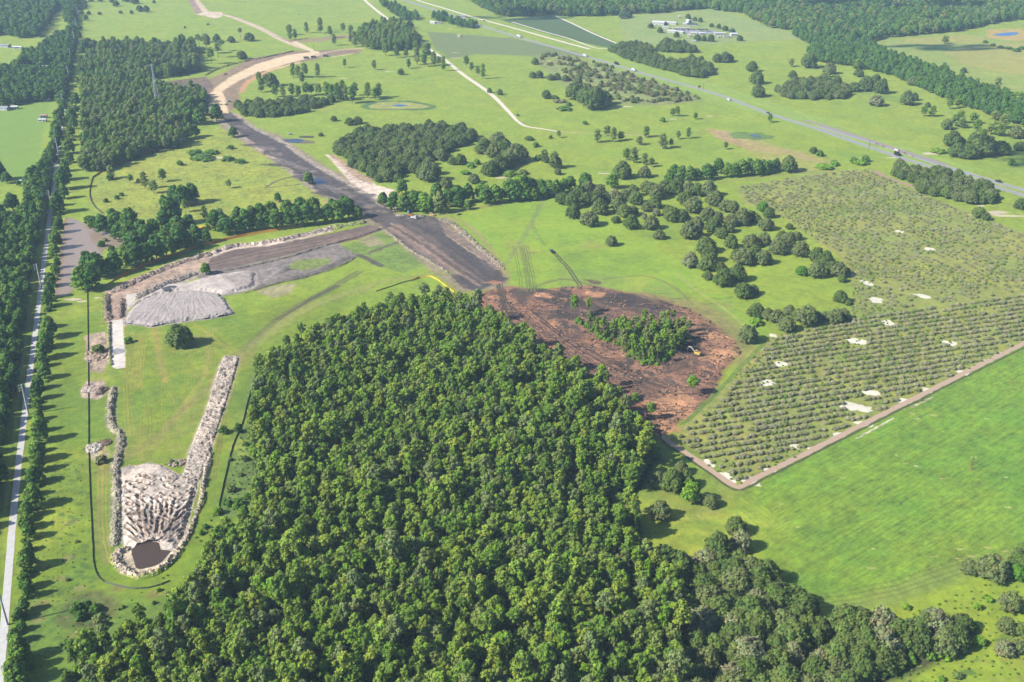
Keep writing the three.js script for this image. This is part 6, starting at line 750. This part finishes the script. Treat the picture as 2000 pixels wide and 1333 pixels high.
for (const [x, y, t, L, w, h, rh, roof, label] of [
  [1287, 48, -0.3, 22, 17, 5, 1.6, RW, 'biggest white barn at the upper left of the compound'], [1309, 47, -0.45, 25, 8, 3.6, 1, RW, 'long white building right of the biggest barn'], [1345, 45, -1.1, 9, 7, 5, 1.2, RW, 'tall white building at the top of the compound'], [1338, 49, -0.2, 7, 6, 3.2, 0.9, RW, 'small white building left of the tall one in the compound'], [1352, 50, -0.1, 20, 6, 3, 0.8, [60, 74, 92], 'dark roofed building in the middle of the compound'], [1320, 64, -0.52, 30, 6.5, 3.2, 0.9, RW, 'long white slanting building at the front of the compound'], [1300, 56, -0.3, 12, 6, 3, 0.8, [226, 228, 230], 'pale building between the barn and the yard'], [1330, 57, -0.05, 30, 5, 3, 0.7, [240, 232, 208], 'long cream building along the top of the yard'],
  [1355, 67, -0.1, 11, 5, 3, 0.7, RW, 'white building at the lower side of the yard, left one'], [1371, 68, 0.1, 9, 6, 3.4, 0.8, RW, 'white building at the lower side of the yard, middle one'], [1406, 68, 0.05, 19, 5, 3, 0.8, RW, 'long white building at the right end of the yard'], [1404, 74, 0, 5, 4, 2.6, 0.6, RW, 'tiny white shed below the right end building'], [1433, 70, 0.1, 11, 9, 4, 1.2, RW, 'white barn at the far right of the compound'], [1420, 74, 0, 12, 5, 2.6, 0.6, RG, 'grey shed left of the far right barn'], [1355, 82, -0.2, 7, 4, 2.6, 0.6, [240, 236, 220], 'cream shed at the front trees of the compound'], [1327, 35, 0, 4, 4, 3, 0.8, RW, 'tiny white hut behind the compound'], [1346, 72, -0.3, 5, 5, 4, 0.8, [244, 226, 196], 'cream hut below the yard of the compound'],
  [846, 46, -0.7, 13, 5, 3.4, 0.9, RW, 'long white building left of the far highway trees'], [857, 46.5, -0.1, 10, 5, 3, 0.7, RG, 'blue grey shed right of the long white building'], [877, 38, 0.4, 6, 5, 3.4, 0.9, [240, 214, 186], 'cream house beside the far highway'], [892, 38, -0.2, 7, 5, 3, 0.8, RW, 'white house among the trees by the far highway'], [903, 35, -0.1, 16, 8, 4, 1, [176, 186, 204], 'blue grey barn by the far highway'], [945, 42, 0, 4, 3, 3.2, 0.6, RW, 'tiny white hut by the far pale road'], [930, 54, 0.2, 12, 3, 2.4, 0.5, RW, 'low white shed at the dark trees by the highway'],
  [9, 92, -0.2, 18, 8, 3.4, 1.2, [176, 178, 190], 'grey roofed farmhouse at the upper left edge'], [29, 95, 0, 7, 5, 3, 0.9, RW, 'small white house right of the grey roofed farmhouse'], [39, 95, -0.1, 8, 5, 3, 0.9, RW, 'white shed beside the small white house'], [65, 117, 0.6, 7, 4, 3, 0.8, RW, 'white cottage between the trees at the upper left'], [76, 133.5, 0.1, 15, 5, 3, 0.8, RW, 'long white house below the cottage'], [90, 133, 0.1, 9, 5, 3, 0.8, RW, 'white house right of the long white house'], [60, 137, 0, 5, 4, 2.8, 0.7, RW, 'small white shed left of the long white house'], [103, 96, 0.4, 6, 5, 3, 0.9, RG, 'grey hut in the meadow strip'], [10, 215, -0.3, 11, 7, 3.4, 1.3, [170, 176, 190], 'grey farmhouse at the left edge of the green field'], [28, 213, 0.2, 8, 6, 3.2, 1, RW, 'white shed right of the grey farmhouse'], [83, 237.5, 0, 9, 4, 2.8, 0.6, RW, 'white trailer house at the edge of the green field'], [85, 230, 0.2, 8, 5, 3, 0.9, [206, 170, 146], 'tan roofed house behind the white trailer'], [92, 198, 0, 7, 4, 3, 0.8, [214, 196, 190], 'pinkish shed at the upper corner of the green field'], [45, 357, 0.1, 6, 3.4, 2.4, 0.6, [190, 206, 220], 'pale blue greenhouse in the small field'],
  [10, 521, -0.15, 11, 7, 3.4, 1.4, [236, 240, 246], 'white roofed house among the trees at the left edge'], [-4, 514, 0.2, 8, 6, 3.2, 1.2, RW, 'second white house cut by the left edge'], [1738, 6, 0, 12, 8, 4, 1.2, [170, 190, 226], 'blue roofed house in the far woods'], [897, 72.5, -0.4, 6, 4, 3, 0.7, [246, 226, 160], 'yellow shed alone in the olive field']]) house(x, y, t, L, w, h, rh, roof, label, L > 20 || /barn/.test(label) ? 'barn' : /shed|hut|greenhouse/.test(label) ? 'shed' : 'house', /barn/.test(label) ? 'barn' : /shed|hut|greenhouse/.test(label) ? 'shed' : 'house');
top(new THREE.Mesh(strip(W([[1316, 60], [1340, 61], [1370, 63], [1402, 63]]), 34, 0.06, 2), new THREE.MeshStandardMaterial({ map: tileTex(21, [176, 176, 190], 0.25, 20), roughness: 0.9 })), 'parking_yard', 'grey parking yard in the middle of the white compound', 'yard', null, 'structure');
{ const r = rng(3); let i = 0; for (const [a, b, c, d, n] of [[1318, 58.6, 1336, 60.4, 5], [1332, 58.6, 1346, 58.8, 4], [1344, 58.2, 1358, 58.4, 4], [1361, 58, 1383, 58.4, 7], [1330, 62, 1338, 63.5, 3], [1366, 61, 1392, 62, 6]]) for (let k = 0; k < n; k++, i++) { const t = (k + 0.5) / n, o = car(a + (c - a) * t, b + (d - b) * t, 1.3 + r() * 0.2, [[70, 62, 96], [52, 56, 70], [120, 120, 132], [90, 60, 90], [214, 214, 220]][Math.floor(r() * 5)], 'parked car in the rows of the compound yard', 'car', 1.1); o.userData.group = 'cars parked in the compound yard'; } }
renderer.render(scene, camera);
